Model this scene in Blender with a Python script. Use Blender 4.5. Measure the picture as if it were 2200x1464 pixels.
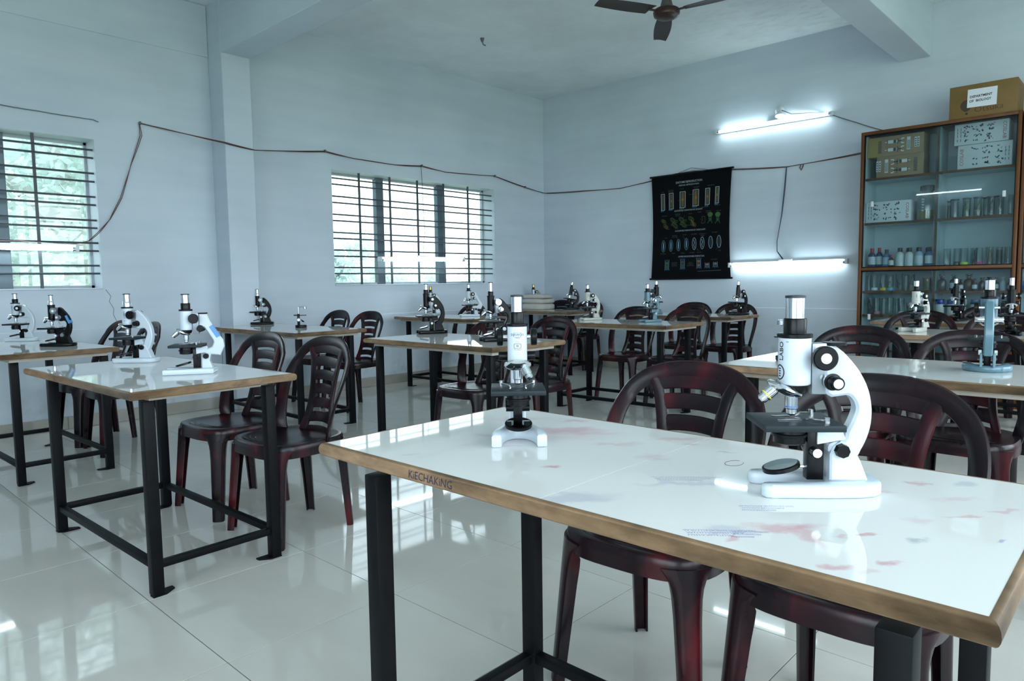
import bpy, bmesh, math, random
from mathutils import Vector, Matrix
from mathutils.geometry import tessellate_polygon
PI = math.pi
random.seed(7)
S = bpy.context.scene
for o in list(bpy.data.objects):
    bpy.data.objects.remove(o)
COL = S.collection

# ------------------------------------------------------------------ camera
cam_d = bpy.data.cameras.new('camera'); cam = bpy.data.objects.new('camera', cam_d); COL.objects.link(cam)
S.camera = cam
cam_d.sensor_width = 36.0; cam_d.lens = 36.0 * 1506.94 / 2200.0
cam_d.clip_start = 0.02; cam_d.clip_end = 300
YAW, PITCH, ROLL = math.radians(43.0122), math.radians(-4.71189), math.radians(-0.787836)
fw = Vector((math.cos(PITCH)*math.cos(YAW), math.cos(PITCH)*math.sin(YAW), math.sin(PITCH)))
rt = fw.cross(Vector((0, 0, 1))).normalized(); up = rt.cross(fw)
r2 = rt*math.cos(ROLL) + up*math.sin(ROLL); u2 = -rt*math.sin(ROLL) + up*math.cos(ROLL)
cam.matrix_world = Matrix(((r2.x, u2.x, -fw.x, 0), (r2.y, u2.y, -fw.y, 0), (r2.z, u2.z, -fw.z, 1.095), (0, 0, 0, 1)))

# ------------------------------------------------------------------ world, light, exposure
SKY = 10.0
TUBE = 22.0
W = bpy.data.worlds.new('sky'); S.world = W; W.use_nodes = True
bg = W.node_tree.nodes['Background']
bg.inputs[0].default_value = (0.85, 0.91, 1.0, 1); bg.inputs[1].default_value = SKY
S.view_settings.view_transform = 'Standard'; S.view_settings.look = 'None'
S.view_settings.exposure = 0.0; S.view_settings.gamma = 1.0; S.view_settings.use_curve_mapping = False
cy = S.cycles
cy.max_bounces = 10; cy.diffuse_bounces = 5; cy.glossy_bounces = 4; cy.transmission_bounces = 8
cy.transparent_max_bounces = 16; cy.caustics_reflective = False; cy.caustics_refractive = False
cy.sample_clamp_indirect = 6.0
try:
    cy.use_denoising = True
except Exception:
    pass
YW, XW, CEIL = 6.25, 7.37, 3.535          # back wall, right wall, ceiling
XL, YF = -2.75, -2.4                      # left wall, front wall (behind the camera)
WZ0, WZ1 = 1.10, 2.268                    # window sill and head
# wall, along-wall start and end, sill, head
WINS = [('back', -0.45, 1.895, WZ0, WZ1), ('back', 4.05, 6.403, WZ0, WZ1), ('front', -2.3, 2.5, 0.85, 2.9), ('front', 3.3, 7.0, 0.85, 2.9), ('left', -1.9, 1.3, 0.85, 2.6)]  # front and left windows are unseen, added and sized to brighten the room
for side, a, b, c, d in WINS:
    ld = bpy.data.lights.new('sky_portal', 'AREA'); ld.shape = 'RECTANGLE'; ld.size = b-a; ld.size_y = d-c
    ld.cycles.is_portal = True
    lo = bpy.data.objects.new('sky_portal', ld); COL.objects.link(lo)
    lo.location = {'back': ((a+b)/2, YW+0.24, (c+d)/2), 'front': ((a+b)/2, YF-0.24, (c+d)/2), 'left': (XL-0.24, (a+b)/2, (c+d)/2)}[side]
    lo.rotation_euler = {'back': (-PI/2, 0, 0), 'front': (PI/2, 0, 0), 'left': (PI/2, 0, -PI/2)}[side]

# ------------------------------------------------------------------ helpers
def lin(c):
    c = c/255.0
    return c/12.92 if c <= 0.04045 else ((c+0.055)/1.055)**2.4
def rgb(r, g, b): return (lin(r), lin(g), lin(b), 1.0)

MATS = {}
def mat(name, col, rough=0.5, metal=0.0, spec=0.5, emit=None, estr=0.0, noise=None, bump=None, coat=0.0):
    """plain principled material; noise=(scale, amount, stretch) mottles the colour, bump=(scale, strength)"""
    if name in MATS: return MATS[name]
    m = bpy.data.materials.new(name); m.use_nodes = True; MATS[name] = m
    nt = m.node_tree; p = nt.nodes['Principled BSDF']
    p.inputs['Base Color'].default_value = col; p.inputs['Roughness'].default_value = rough
    p.inputs['Metallic'].default_value = metal; p.inputs['Specular IOR Level'].default_value = spec
    if coat: p.inputs['Coat Weight'].default_value = coat; p.inputs['Coat Roughness'].default_value = 0.08
    if emit:
        p.inputs['Emission Color'].default_value = emit; p.inputs['Emission Strength'].default_value = estr
    if noise or bump:
        tc = nt.nodes.new('ShaderNodeTexCoord')
    if noise:
        sc, amt, st = noise
        mp = nt.nodes.new('ShaderNodeMapping'); mp.inputs['Scale'].default_value = st
        nt.links.new(tc.outputs['Object'], mp.inputs['Vector'])
        n = nt.nodes.new('ShaderNodeTexNoise'); n.inputs['Scale'].default_value = sc; n.inputs['Detail'].default_value = 6
        n.inputs['Roughness'].default_value = 0.62
        nt.links.new(mp.outputs[0], n.inputs['Vector'])
        r = nt.nodes.new('ShaderNodeValToRGB')
        r.color_ramp.elements[0].position = 0.3; r.color_ramp.elements[1].position = 0.7
        r.color_ramp.elements[0].color = tuple(c*(1-amt) for c in col[:3])+(1,)
        r.color_ramp.elements[1].color = tuple(min(1, c*(1+amt*0.6)) for c in col[:3])+(1,)
        nt.links.new(n.outputs['Fac'], r.inputs[0]); nt.links.new(r.outputs[0], p.inputs['Base Color'])
    if bump:
        n2 = nt.nodes.new('ShaderNodeTexNoise'); n2.inputs['Scale'].default_value = bump[0]; n2.inputs['Detail'].default_value = 5
        nt.links.new(tc.outputs['Object'], n2.inputs['Vector'])
        b = nt.nodes.new('ShaderNodeBump'); b.inputs['Strength'].default_value = bump[1]; b.inputs['Distance'].default_value = 0.01
        nt.links.new(n2.outputs['Fac'], b.inputs['Height']); nt.links.new(b.outputs[0], p.inputs['Normal'])
    return m

def pane_mat(name, tint, refl=1.0, rough=0.0):
    if name in MATS: return MATS[name]
    m = bpy.data.materials.new(name); m.use_nodes = True; MATS[name] = m
    nt = m.node_tree; nt.nodes.clear()
    out = nt.nodes.new('ShaderNodeOutputMaterial'); mix = nt.nodes.new('ShaderNodeMixShader')
    tr = nt.nodes.new('ShaderNodeBsdfTransparent'); tr.inputs[0].default_value = tint
    gl = nt.nodes.new('ShaderNodeBsdfGlossy'); gl.inputs['Roughness'].default_value = rough
    fr = nt.nodes.new('ShaderNodeFresnel'); ge = nt.nodes.new('ShaderNodeNewGeometry'); io = nt.nodes.new('ShaderNodeMath')
    io.operation = 'MULTIPLY_ADD'; io.inputs[1].default_value = 1/1.5-1.5; io.inputs[2].default_value = 1.5   # same reflectance on both faces of the thin pane
    nt.links.new(ge.outputs['Backfacing'], io.inputs[0]); nt.links.new(io.outputs[0], fr.inputs[0])
    mu = nt.nodes.new('ShaderNodeMath'); mu.operation = 'MULTIPLY'; mu.inputs[1].default_value = refl
    nt.links.new(fr.outputs[0], mu.inputs[0]); nt.links.new(mu.outputs[0], mix.inputs[0])
    nt.links.new(tr.outputs[0], mix.inputs[1]); nt.links.new(gl.outputs[0], mix.inputs[2])
    nt.links.new(mix.outputs[0], out.inputs[0])
    return m

class MB:
    """collects geometry, then links it as ONE mesh object"""
    def __init__(s): s.v = []; s.f = []
    def add(s, vs, fs, M=None):
        o = len(s.v)
        s.v += [tuple(M @ Vector(p)) for p in vs] if M is not None else [tuple(p) for p in vs]
        s.f += [tuple(i+o for i in f) for f in fs]
        return s
    def box(s, x0, x1, y0, y1, z0, z1, r=0.0, M=None):
        if x0 > x1: x0, x1 = x1, x0
        if y0 > y1: y0, y1 = y1, y0
        if z0 > z1: z0, z1 = z1, z0
        if r <= 0:
            vs = [(x, y, z) for z in (z0, z1) for y in (y0, y1) for x in (x0, x1)]
            fs = [(0, 2, 3, 1), (4, 5, 7, 6), (0, 1, 5, 4), (2, 6, 7, 3), (0, 4, 6, 2), (1, 3, 7, 5)]
            return s.add(vs, fs, M)
        bm = bmesh.new(); bmesh.ops.create_cube(bm, size=1)
        for v in bm.verts:
            v.co = Vector((x0 if v.co.x < 0 else x1, y0 if v.co.y < 0 else y1, z0 if v.co.z < 0 else z1))
        r = min(r, (x1-x0)*.49, (y1-y0)*.49, (z1-z0)*.49)
        bmesh.ops.bevel(bm, geom=bm.edges[:], offset=r, segments=2, profile=0.5, affect='EDGES')
        bm.verts.index_update()
        s.add([v.co.copy() for v in bm.verts], [[v.index for v in f.verts] for f in bm.faces], M); bm.free()
        return s
    def cyl(s, p0, p1, r0, r1=None, n=16, cap=True):
        r1 = r0 if r1 is None else r1
        return s.lathe([(r0, 0), (r1, (Vector(p1)-Vector(p0)).length)], p0, Vector(p1)-Vector(p0), n, cap)
    def lathe(s, prof, base=(0, 0, 0), axis=(0, 0, 1), n=20, cap=True):
        """prof: (radius, height) along axis from base"""
        Q = Vector((0, 0, 1)).rotation_difference(Vector(axis).normalized()).to_matrix().to_4x4()
        M = Matrix.Translation(Vector(base)) @ Q
        vs = []; fs = []
        for r, h in prof:
            for i in range(n):
                a = 2*PI*i/n; vs.append((r*math.cos(a), r*math.sin(a), h))
        for k in range(len(prof)-1):
            for i in range(n):
                j = (i+1) % n
                fs.append((k*n+i, k*n+j, (k+1)*n+j, (k+1)*n+i))
        if cap:
            if prof[0][0] > 1e-6: fs.append(tuple(range(n-1, -1, -1)))
            if prof[-1][0] > 1e-6: fs.append(tuple((len(prof)-1)*n+i for i in range(n)))
        return s.add(vs, fs, M)
    def prism(s, poly, h0, h1, axis='z', r=0.0, M=None):
        """polygon (ccw list of 2-D points) extruded between h0 and h1, with chamfered rims"""
        n = len(poly)
        area = sum(poly[i][0]*poly[(i+1) % n][1]-poly[(i+1) % n][0]*poly[i][1] for i in range(n))
        if area < 0: poly = poly[::-1]
        def inset(d):
            out = []
            for i in range(n):
                a = Vector(poly[i-1]); b = Vector(poly[i]); c = Vector(poly[(i+1) % n])
                e1 = (b-a).normalized(); e2 = (c-b).normalized()
                n1 = Vector((-e1.y, e1.x)); n2 = Vector((-e2.y, e2.x))
                k = n1+n2
                if k.length < 1e-6: k = n1
                k = k.normalized(); q = max(0.5, k.dot(n1))
                out.append(b+k*(d/q))
            return out
        rings = [(inset(r), h0), (poly, h0+r), (poly, h1-r), (inset(r), h1)] if r > 0 else [(poly, h0), (poly, h1)]
        vs = []
        for pts, h in rings:
            for p in pts:
                vs.append({'z': (p[0], p[1], h), 'y': (p[0], h, p[1]), 'x': (h, p[0], p[1])}[axis])
        fs = []
        for k in range(len(rings)-1):
            for i in range(n):
                j = (i+1) % n; q = (k*n+i, k*n+j, (k+1)*n+j, (k+1)*n+i)
                fs.append(q if axis != 'y' else q[::-1])
        o1 = (len(rings)-1)*n
        for tri in tessellate_polygon([[Vector((p[0], p[1], 0)) for p in rings[0][0]]]):
            a, b, c = tri; P0 = [Vector(rings[0][0][i]) for i in tri]
            if (P0[1]-P0[0]).cross(P0[2]-P0[0]) < 0: a, c = c, a
            lo, hi = (c, b, a), (o1+a, o1+b, o1+c)
            fs += [lo, hi] if axis != 'y' else [lo[::-1], hi[::-1]]
        return s.add(vs, fs, M)
    def tube(s, pts, r, n=6, cap=True):
        pts = [Vector(p) for p in pts]; vs = []; fs = []
        ref = Vector((0.31, 0.17, 0.94))
        for i, p in enumerate(pts):
            t = (pts[min(i+1, len(pts)-1)]-pts[max(i-1, 0)]).normalized()
            a = t.cross(ref)
            if a.length < 1e-3: a = t.cross(Vector((1, 0, 0)))
            a.normalize(); b = t.cross(a)
            rr = r[i] if isinstance(r, (list, tuple)) else r
            for k in range(n):
                an = 2*PI*k/n; vs.append(p+a*rr*math.cos(an)+b*rr*math.sin(an))
        for i in range(len(pts)-1):
            for k in range(n):
                j = (k+1) % n; fs.append((i*n+k, i*n+j, (i+1)*n+j, (i+1)*n+k))
        if cap: fs += [tuple(range(n-1, -1, -1)), tuple((len(pts)-1)*n+k for k in range(n))]
        return s.add(vs, fs)
    def shell(s, rows, t):
        """grid of points (list of rows) given a thickness t, closed into a solid"""
        nr, nc = len(rows), len(rows[0]); P = [[Vector(p) for p in r] for r in rows]; vs = []; N = []
        for i in range(nr):
            for j in range(nc):
                du = P[i][min(j+1, nc-1)]-P[i][max(j-1, 0)]; dv = P[min(i+1, nr-1)][j]-P[max(i-1, 0)][j]
                nn = du.cross(dv); nn = nn.normalized() if nn.length > 1e-9 else Vector((0, 0, 1))
                N.append(nn)
        vs = [P[i][j] for i in range(nr) for j in range(nc)]
        vs += [P[i][j]-N[i*nc+j]*t for i in range(nr) for j in range(nc)]
        o = nr*nc; fs = []
        for i in range(nr-1):
            for j in range(nc-1):
                a, b, c, d = i*nc+j, i*nc+j+1, (i+1)*nc+j+1, (i+1)*nc+j
                fs.append((a, b, c, d)); fs.append((o+d, o+c, o+b, o+a))
        rim = [i for i in range(nc)] + [i*nc+nc-1 for i in range(1, nr)] + [(nr-1)*nc+j for j in range(nc-2, -1, -1)] + [i*nc for i in range(nr-2, 0, -1)]
        for k in range(len(rim)):
            a, b = rim[k], rim[(k+1) % len(rim)]; fs.append((b, a, o+a, o+b))
        return s.add(vs, fs)
    def build(s, name, material, parent=None, smooth=True, angle=35):
        me = bpy.data.meshes.new(name); me.from_pydata(s.v, [], s.f); me.update()
        if smooth and s.f:
            me.shade_smooth(); me.set_sharp_from_angle(angle=math.radians(angle))
        me.materials.append(material)
        o = bpy.data.objects.new(name, me); COL.objects.link(o)
        if parent: o.parent = parent
        return o

def tag(o, label=None, cat=None, group=None, kind=None):
    if label: o['label'] = label
    if cat: o['category'] = cat
    if group: o['group'] = group
    if kind: o['kind'] = kind
    return o
def thing(name, label, cat, loc=(0, 0, 0), rz=0.0, group=None):
    o = bpy.data.objects.new(name, None); COL.objects.link(o); o.empty_display_size = 0.05
    o.location = loc; o.rotation_euler = (0, 0, rz)
    return tag(o, label, cat, group)
def struct(name, mb, m, parent=None, smooth=False):
    o = mb.build(name, m, parent, smooth)
    if not parent: o['kind'] = 'structure'
    return o
def sroot(name):
    o = bpy.data.objects.new(name, None); COL.objects.link(o); o['kind'] = 'structure'; return o
def link_part(name, me, parent, loc=(0, 0, 0)):
    o = bpy.data.objects.new(name, me); COL.objects.link(o); o.parent = parent; o.location = loc; return o
def copy_tree(o, parent=None):
    c = o.copy(); COL.objects.link(c)
    if parent: c.parent = parent
    for ch in list(o.children): copy_tree(ch, c)
    return c

_TXT = {}
def text_geo(s, size, align='CENTER', weight=0.0):
    k = (s, align, weight)
    if k not in _TXT:
        cu = bpy.data.curves.new('t', 'FONT'); cu.body = s; cu.size = 1.0; cu.align_x = align; cu.align_y = 'CENTER'
        cu.resolution_u = 2; cu.offset = weight
        ob = bpy.data.objects.new('t', cu); COL.objects.link(ob)
        dg = bpy.context.evaluated_depsgraph_get(); me = bpy.data.meshes.new_from_object(ob.evaluated_get(dg))
        _TXT[k] = ([v.co.copy() for v in me.vertices], [tuple(p.vertices) for p in me.polygons])
        bpy.data.objects.remove(ob); bpy.data.meshes.remove(me); bpy.data.curves.remove(cu)
    vs, fs = _TXT[k]
    return [v*size for v in vs], fs
def put_text(mb, s, size, M, align='CENTER', weight=0.0, sx=1.0):
    vs, fs = text_geo(s, size, align, weight)
    mb.add([(v.x*sx, v.y, 0) for v in vs], fs, M)
def frame_M(origin, xdir, ydir):
    x = Vector(xdir).normalized(); y = Vector(ydir).normalized(); z = x.cross(y)
    M = Matrix((x, y, z)).transposed().to_4x4(); M.translation = Vector(origin); return M

# ------------------------------------------------------------------ materials
def wall_mat():
    m = bpy.data.materials.new('painted_plaster'); m.use_nodes = True; MATS['wall'] = m
    nt = m.node_tree; p = nt.nodes['Principled BSDF']; p.inputs['Roughness'].default_value = 0.55
    p.inputs['Specular IOR Level'].default_value = 0.25
    tc = nt.nodes.new('ShaderNodeTexCoord')
    def noise(scale, detail, st):
        mp = nt.nodes.new('ShaderNodeMapping'); mp.inputs['Scale'].default_value = st
        nt.links.new(tc.outputs['Object'], mp.inputs[0])
        n = nt.nodes.new('ShaderNodeTexNoise'); n.inputs['Scale'].default_value = scale; n.inputs['Detail'].default_value = detail
        nt.links.new(mp.outputs[0], n.inputs['Vector']); return n
    n1 = noise(0.9, 6, (1, 1, 1)); n2 = noise(3.0, 5, (0.35, 0.35, 3.0)); n3 = noise(9, 8, (1, 1, 1))
    r1 = nt.nodes.new('ShaderNodeValToRGB'); r1.color_ramp.elements[0].color = (0.54, 0.605, 0.67, 1); r1.color_ramp.elements[1].color = (0.625, 0.695, 0.765, 1)
    r1.color_ramp.elements[0].position = 0.35; r1.color_ramp.elements[1].position = 0.68
    nt.links.new(n1.outputs['Fac'], r1.inputs[0])
    mx = nt.nodes.new('ShaderNodeMix'); mx.data_type = 'RGBA'; mx.blend_type = 'OVERLAY'; mx.inputs[0].default_value = 0.16
    nt.links.new(r1.outputs[0], mx.inputs[6]); nt.links.new(n2.outputs['Fac'], mx.inputs[7])
    # grime near the floor, ragged
    sx = nt.nodes.new('ShaderNodeSeparateXYZ'); nt.links.new(tc.outputs['Object'], sx.inputs[0])
    mr = nt.nodes.new('ShaderNodeMapRange'); mr.inputs['From Min'].default_value = 0.75; mr.inputs['From Max'].default_value = 0.1
    nt.links.new(sx.outputs[2], mr.inputs[0])
    r3 = nt.nodes.new('ShaderNodeValToRGB'); r3.color_ramp.elements[0].position = 0.52; r3.color_ramp.elements[1].position = 0.7
    nt.links.new(n3.outputs['Fac'], r3.inputs[0])
    mu = nt.nodes.new('ShaderNodeMath'); mu.operation = 'MULTIPLY'; nt.links.new(mr.outputs[0], mu.inputs[0]); nt.links.new(r3.outputs[0], mu.inputs[1])
    mu2 = nt.nodes.new('ShaderNodeMath'); mu2.operation = 'MULTIPLY'; mu2.inputs[1].default_value = 0.45; nt.links.new(mu.outputs[0], mu2.inputs[0])
    m2 = nt.nodes.new('ShaderNodeMix'); m2.data_type = 'RGBA'; m2.inputs[7].default_value = (0.36, 0.36, 0.33, 1)
    nt.links.new(mu2.outputs[0], m2.inputs[0]); nt.links.new(mx.outputs[2], m2.inputs[6])
    nt.links.new(m2.outputs[2], p.inputs['Base Color'])
    b = nt.nodes.new('ShaderNodeBump'); b.inputs['Strength'].default_value = 0.25; b.inputs['Distance'].default_value = 0.01
    nt.links.new(n2.outputs['Fac'], b.inputs['Height']); nt.links.new(b.outputs[0], p.inputs['Normal'])
    return m
M_WALL = wall_mat()
M_CEIL = mat('ceiling_limewash', (0.76, 0.81, 0.825, 1), 0.8, spec=0.2, noise=(1.6, 0.10, (1, 1, 1)), bump=(14, 0.25))
def add_peeling(m):
    """flaking, darker limewash over one part of the ceiling near the cross beam"""
    nt = m.node_tree; p = nt.nodes['Principled BSDF']; src = p.inputs['Base Color'].links[0].from_socket
    tc = nt.nodes.new('ShaderNodeTexCoord'); d = nt.nodes.new('ShaderNodeVectorMath'); d.operation = 'DISTANCE'; d.inputs[1].default_value = (6.6, 2.35, CEIL)
    nt.links.new(tc.outputs['Object'], d.inputs[0])
    mr = nt.nodes.new('ShaderNodeMapRange'); mr.inputs[1].default_value = 1.7; mr.inputs[2].default_value = 0.3; nt.links.new(d.outputs['Value'], mr.inputs[0])
    mp = nt.nodes.new('ShaderNodeMapping'); mp.inputs['Scale'].default_value = (2.2, 0.8, 1); nt.links.new(tc.outputs['Object'], mp.inputs[0])
    n = nt.nodes.new('ShaderNodeTexNoise'); n.inputs['Scale'].default_value = 7; n.inputs['Detail'].default_value = 8; n.inputs['Roughness'].default_value = .7
    nt.links.new(mp.outputs[0], n.inputs['Vector'])
    r = nt.nodes.new('ShaderNodeMapRange'); r.inputs[1].default_value = .5; r.inputs[2].default_value = .68; r.inputs[4].default_value = .38; nt.links.new(n.outputs['Fac'], r.inputs[0])
    mu = nt.nodes.new('ShaderNodeMath'); mu.operation = 'MULTIPLY'; nt.links.new(mr.outputs[0], mu.inputs[0]); nt.links.new(r.outputs[0], mu.inputs[1])
    mx = nt.nodes.new('ShaderNodeMix'); mx.data_type = 'RGBA'; mx.inputs[7].default_value = (0.34, 0.40, 0.40, 1)
    nt.links.new(mu.outputs[0], mx.inputs[0]); nt.links.new(src, mx.inputs[6]); nt.links.new(mx.outputs[2], p.inputs['Base Color'])
add_peeling(M_CEIL)
M_SKIRT = mat('skirting_tile', (0.40, 0.38, 0.33, 1), 0.18, noise=(3, 0.12, (1, 1, 1)))
M_TILE = mat('vitrified_tile', (0.64, 0.62, 0.57, 1), 0.045, spec=0.36, noise=(2.3, 0.09, (1, 0.4, 1)))
M_GROUT = mat('tile_grout', (0.12, 0.115, 0.10, 1), 0.8)
M_WOOD = mat('varnished_edge_wood', (0.205, 0.128, 0.07, 1), 0.5, spec=0.3, noise=(9, 0.6, (1, 1, 3)))
M_PLY = mat('raw_plywood', (0.42, 0.38, 0.32, 1), 0.7, noise=(12, 0.12, (1, 1, 1)))
M_BLACK = mat('black_enamel_steel', (0.004, 0.0045, 0.0055, 1), 0.48, spec=0.14, noise=(30, 0.35, (1, 1, 1)))
M_CAB = mat('cabinet_wood', (0.135, 0.05, 0.015, 1), 0.4, spec=0.3, noise=(6, 0.35, (1, 1, 0.25)))
M_CABIN = mat('cabinet_laminate', (0.50, 0.60, 0.64, 1), 0.4)
M_CHROME = mat('chrome', (0.78, 0.80, 0.83, 1), 0.14, metal=1.0)
M_BRASS = mat('brass', (0.55, 0.38, 0.12, 1), 0.25, metal=1.0)
M_MBLK = mat('microscope_black', (0.004, 0.0045, 0.0055, 1), 0.28, spec=0.2)
M_STAGE = mat('stage_grey', (0.014, 0.021, 0.025, 1), 0.45, spec=0.2)
M_WHITE = mat('microscope_white_enamel', (0.55, 0.62, 0.68, 1), 0.3, coat=0.1)
M_CREAM = mat('microscope_cream_enamel', (0.52, 0.53, 0.48, 1), 0.35)
M_GREY = mat('microscope_hammer_grey', (0.22, 0.25, 0.25, 1), 0.35)
M_SILV = mat('microscope_silver_grey', (0.34, 0.38, 0.40, 1), 0.3, metal=0.4)
M_TEAL = mat('microscope_teal_enamel', (0.095, 0.19, 0.235, 1), 0.28, coat=0.15)
M_MIRROR = mat('mirror_glass', (0.85, 0.88, 0.9, 1), 0.02, metal=1.0)
M_CAP = mat('white_cap', (0.85, 0.88, 0.9, 1), 0.35)
M_INK = mat('black_ink', (0.02, 0.022, 0.028, 1), 0.5)
M_BLUETAPE = mat('blue_label', (0.10, 0.28, 0.60, 1), 0.45)
M_SLIDE = mat('slide_grey', (0.30, 0.34, 0.37, 1), 0.3, metal=0.6)
M_GRILLE = mat('grille_paint', (0.055, 0.065, 0.075, 1), 0.45)
M_FRAME = mat('aluminium_frame', (0.12, 0.16, 0.19, 1), 0.4, metal=0.3)
M_PFRAME = mat('pale_frame_paint', (0.42, 0.48, 0.51, 1), 0.45)
M_FAN = mat('fan_brown', (0.045, 0.018, 0.014, 1), 0.3)
M_FANB = mat('fan_blade_brown', (0.04, 0.028, 0.026, 1), 0.45)
M_TUBE = mat('tube_glow', (0.9, 0.95, 1, 1), 0.4, emit=(0.76, 0.95, 1.0, 1), estr=TUBE)
M_FIX = mat('tube_fixture_white', (0.72, 0.76, 0.78, 1), 0.4)
M_WIRE = mat('red_brown_wire', (0.09, 0.03, 0.03, 1), 0.5)
M_WIREG = mat('grey_wire', (0.13, 0.14, 0.15, 1), 0.6)
M_WIREB = mat('blue_black_wire', (0.02, 0.035, 0.07, 1), 0.5)
M_GLASS = pane_mat('window_glass', (0.93, 0.97, 0.97, 1)); M_DIMGLASS = pane_mat('dimming_window_glass', (0.58, 0.63, 0.63, 1))  # second glass: dimming of the bright outdoor view is put into its tint
M_CGLASS = pane_mat('cabinet_glass', (0.84, 0.90, 0.90, 1), 1.0)
M_JAR = pane_mat('thin_jar_glass', (0.86, 0.90, 0.90, 1), 2.2, 0.03)

def chair_mat():
    m = bpy.data.materials.new('marbled_maroon_plastic'); m.use_nodes = True
    nt = m.node_tree; p = nt.nodes['Principled BSDF']; p.inputs['Roughness'].default_value = 0.27; p.inputs['Specular IOR Level'].default_value = 0.28
    tc = nt.nodes.new('ShaderNodeTexCoord'); oi = nt.nodes.new('ShaderNodeObjectInfo')
    ad = nt.nodes.new('ShaderNodeVectorMath'); ad.operation = 'ADD'
    ml = nt.nodes.new('ShaderNodeMath'); ml.operation = 'MULTIPLY'; ml.inputs[1].default_value = 7.0
    nt.links.new(oi.outputs['Random'], ml.inputs[0])
    nt.links.new(tc.outputs['Object'], ad.inputs[0]); nt.links.new(ml.outputs[0], ad.inputs[1])
    mp = nt.nodes.new('ShaderNodeMapping'); mp.inputs['Scale'].default_value = (1, 1, 0.5); nt.links.new(ad.outputs[0], mp.inputs[0])
    n = nt.nodes.new('ShaderNodeTexNoise'); n.inputs['Scale'].default_value = 6.5; n.inputs['Detail'].default_value = 3
    n.inputs['Roughness'].default_value = 0.5; n.inputs['Distortion'].default_value = 0.35
    nt.links.new(mp.outputs[0], n.inputs['Vector'])
    r = nt.nodes.new('ShaderNodeValToRGB'); e = r.color_ramp.elements
    e[0].position = 0.38; e[0].color = (0.007, 0.0045, 0.006, 1); e[1].position = 0.80; e[1].color = (0.13, 0.009, 0.014, 1)
    x = e.new(0.56); x.color = (0.016, 0.0055, 0.0075, 1)
    x = e.new(0.66); x.color = (0.048, 0.007, 0.010, 1)
    nt.links.new(n.outputs['Fac'], r.inputs[0]); nt.links.new(r.outputs[0], p.inputs['Base Color'])
    return m
M_CHAIR = chair_mat()

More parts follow.
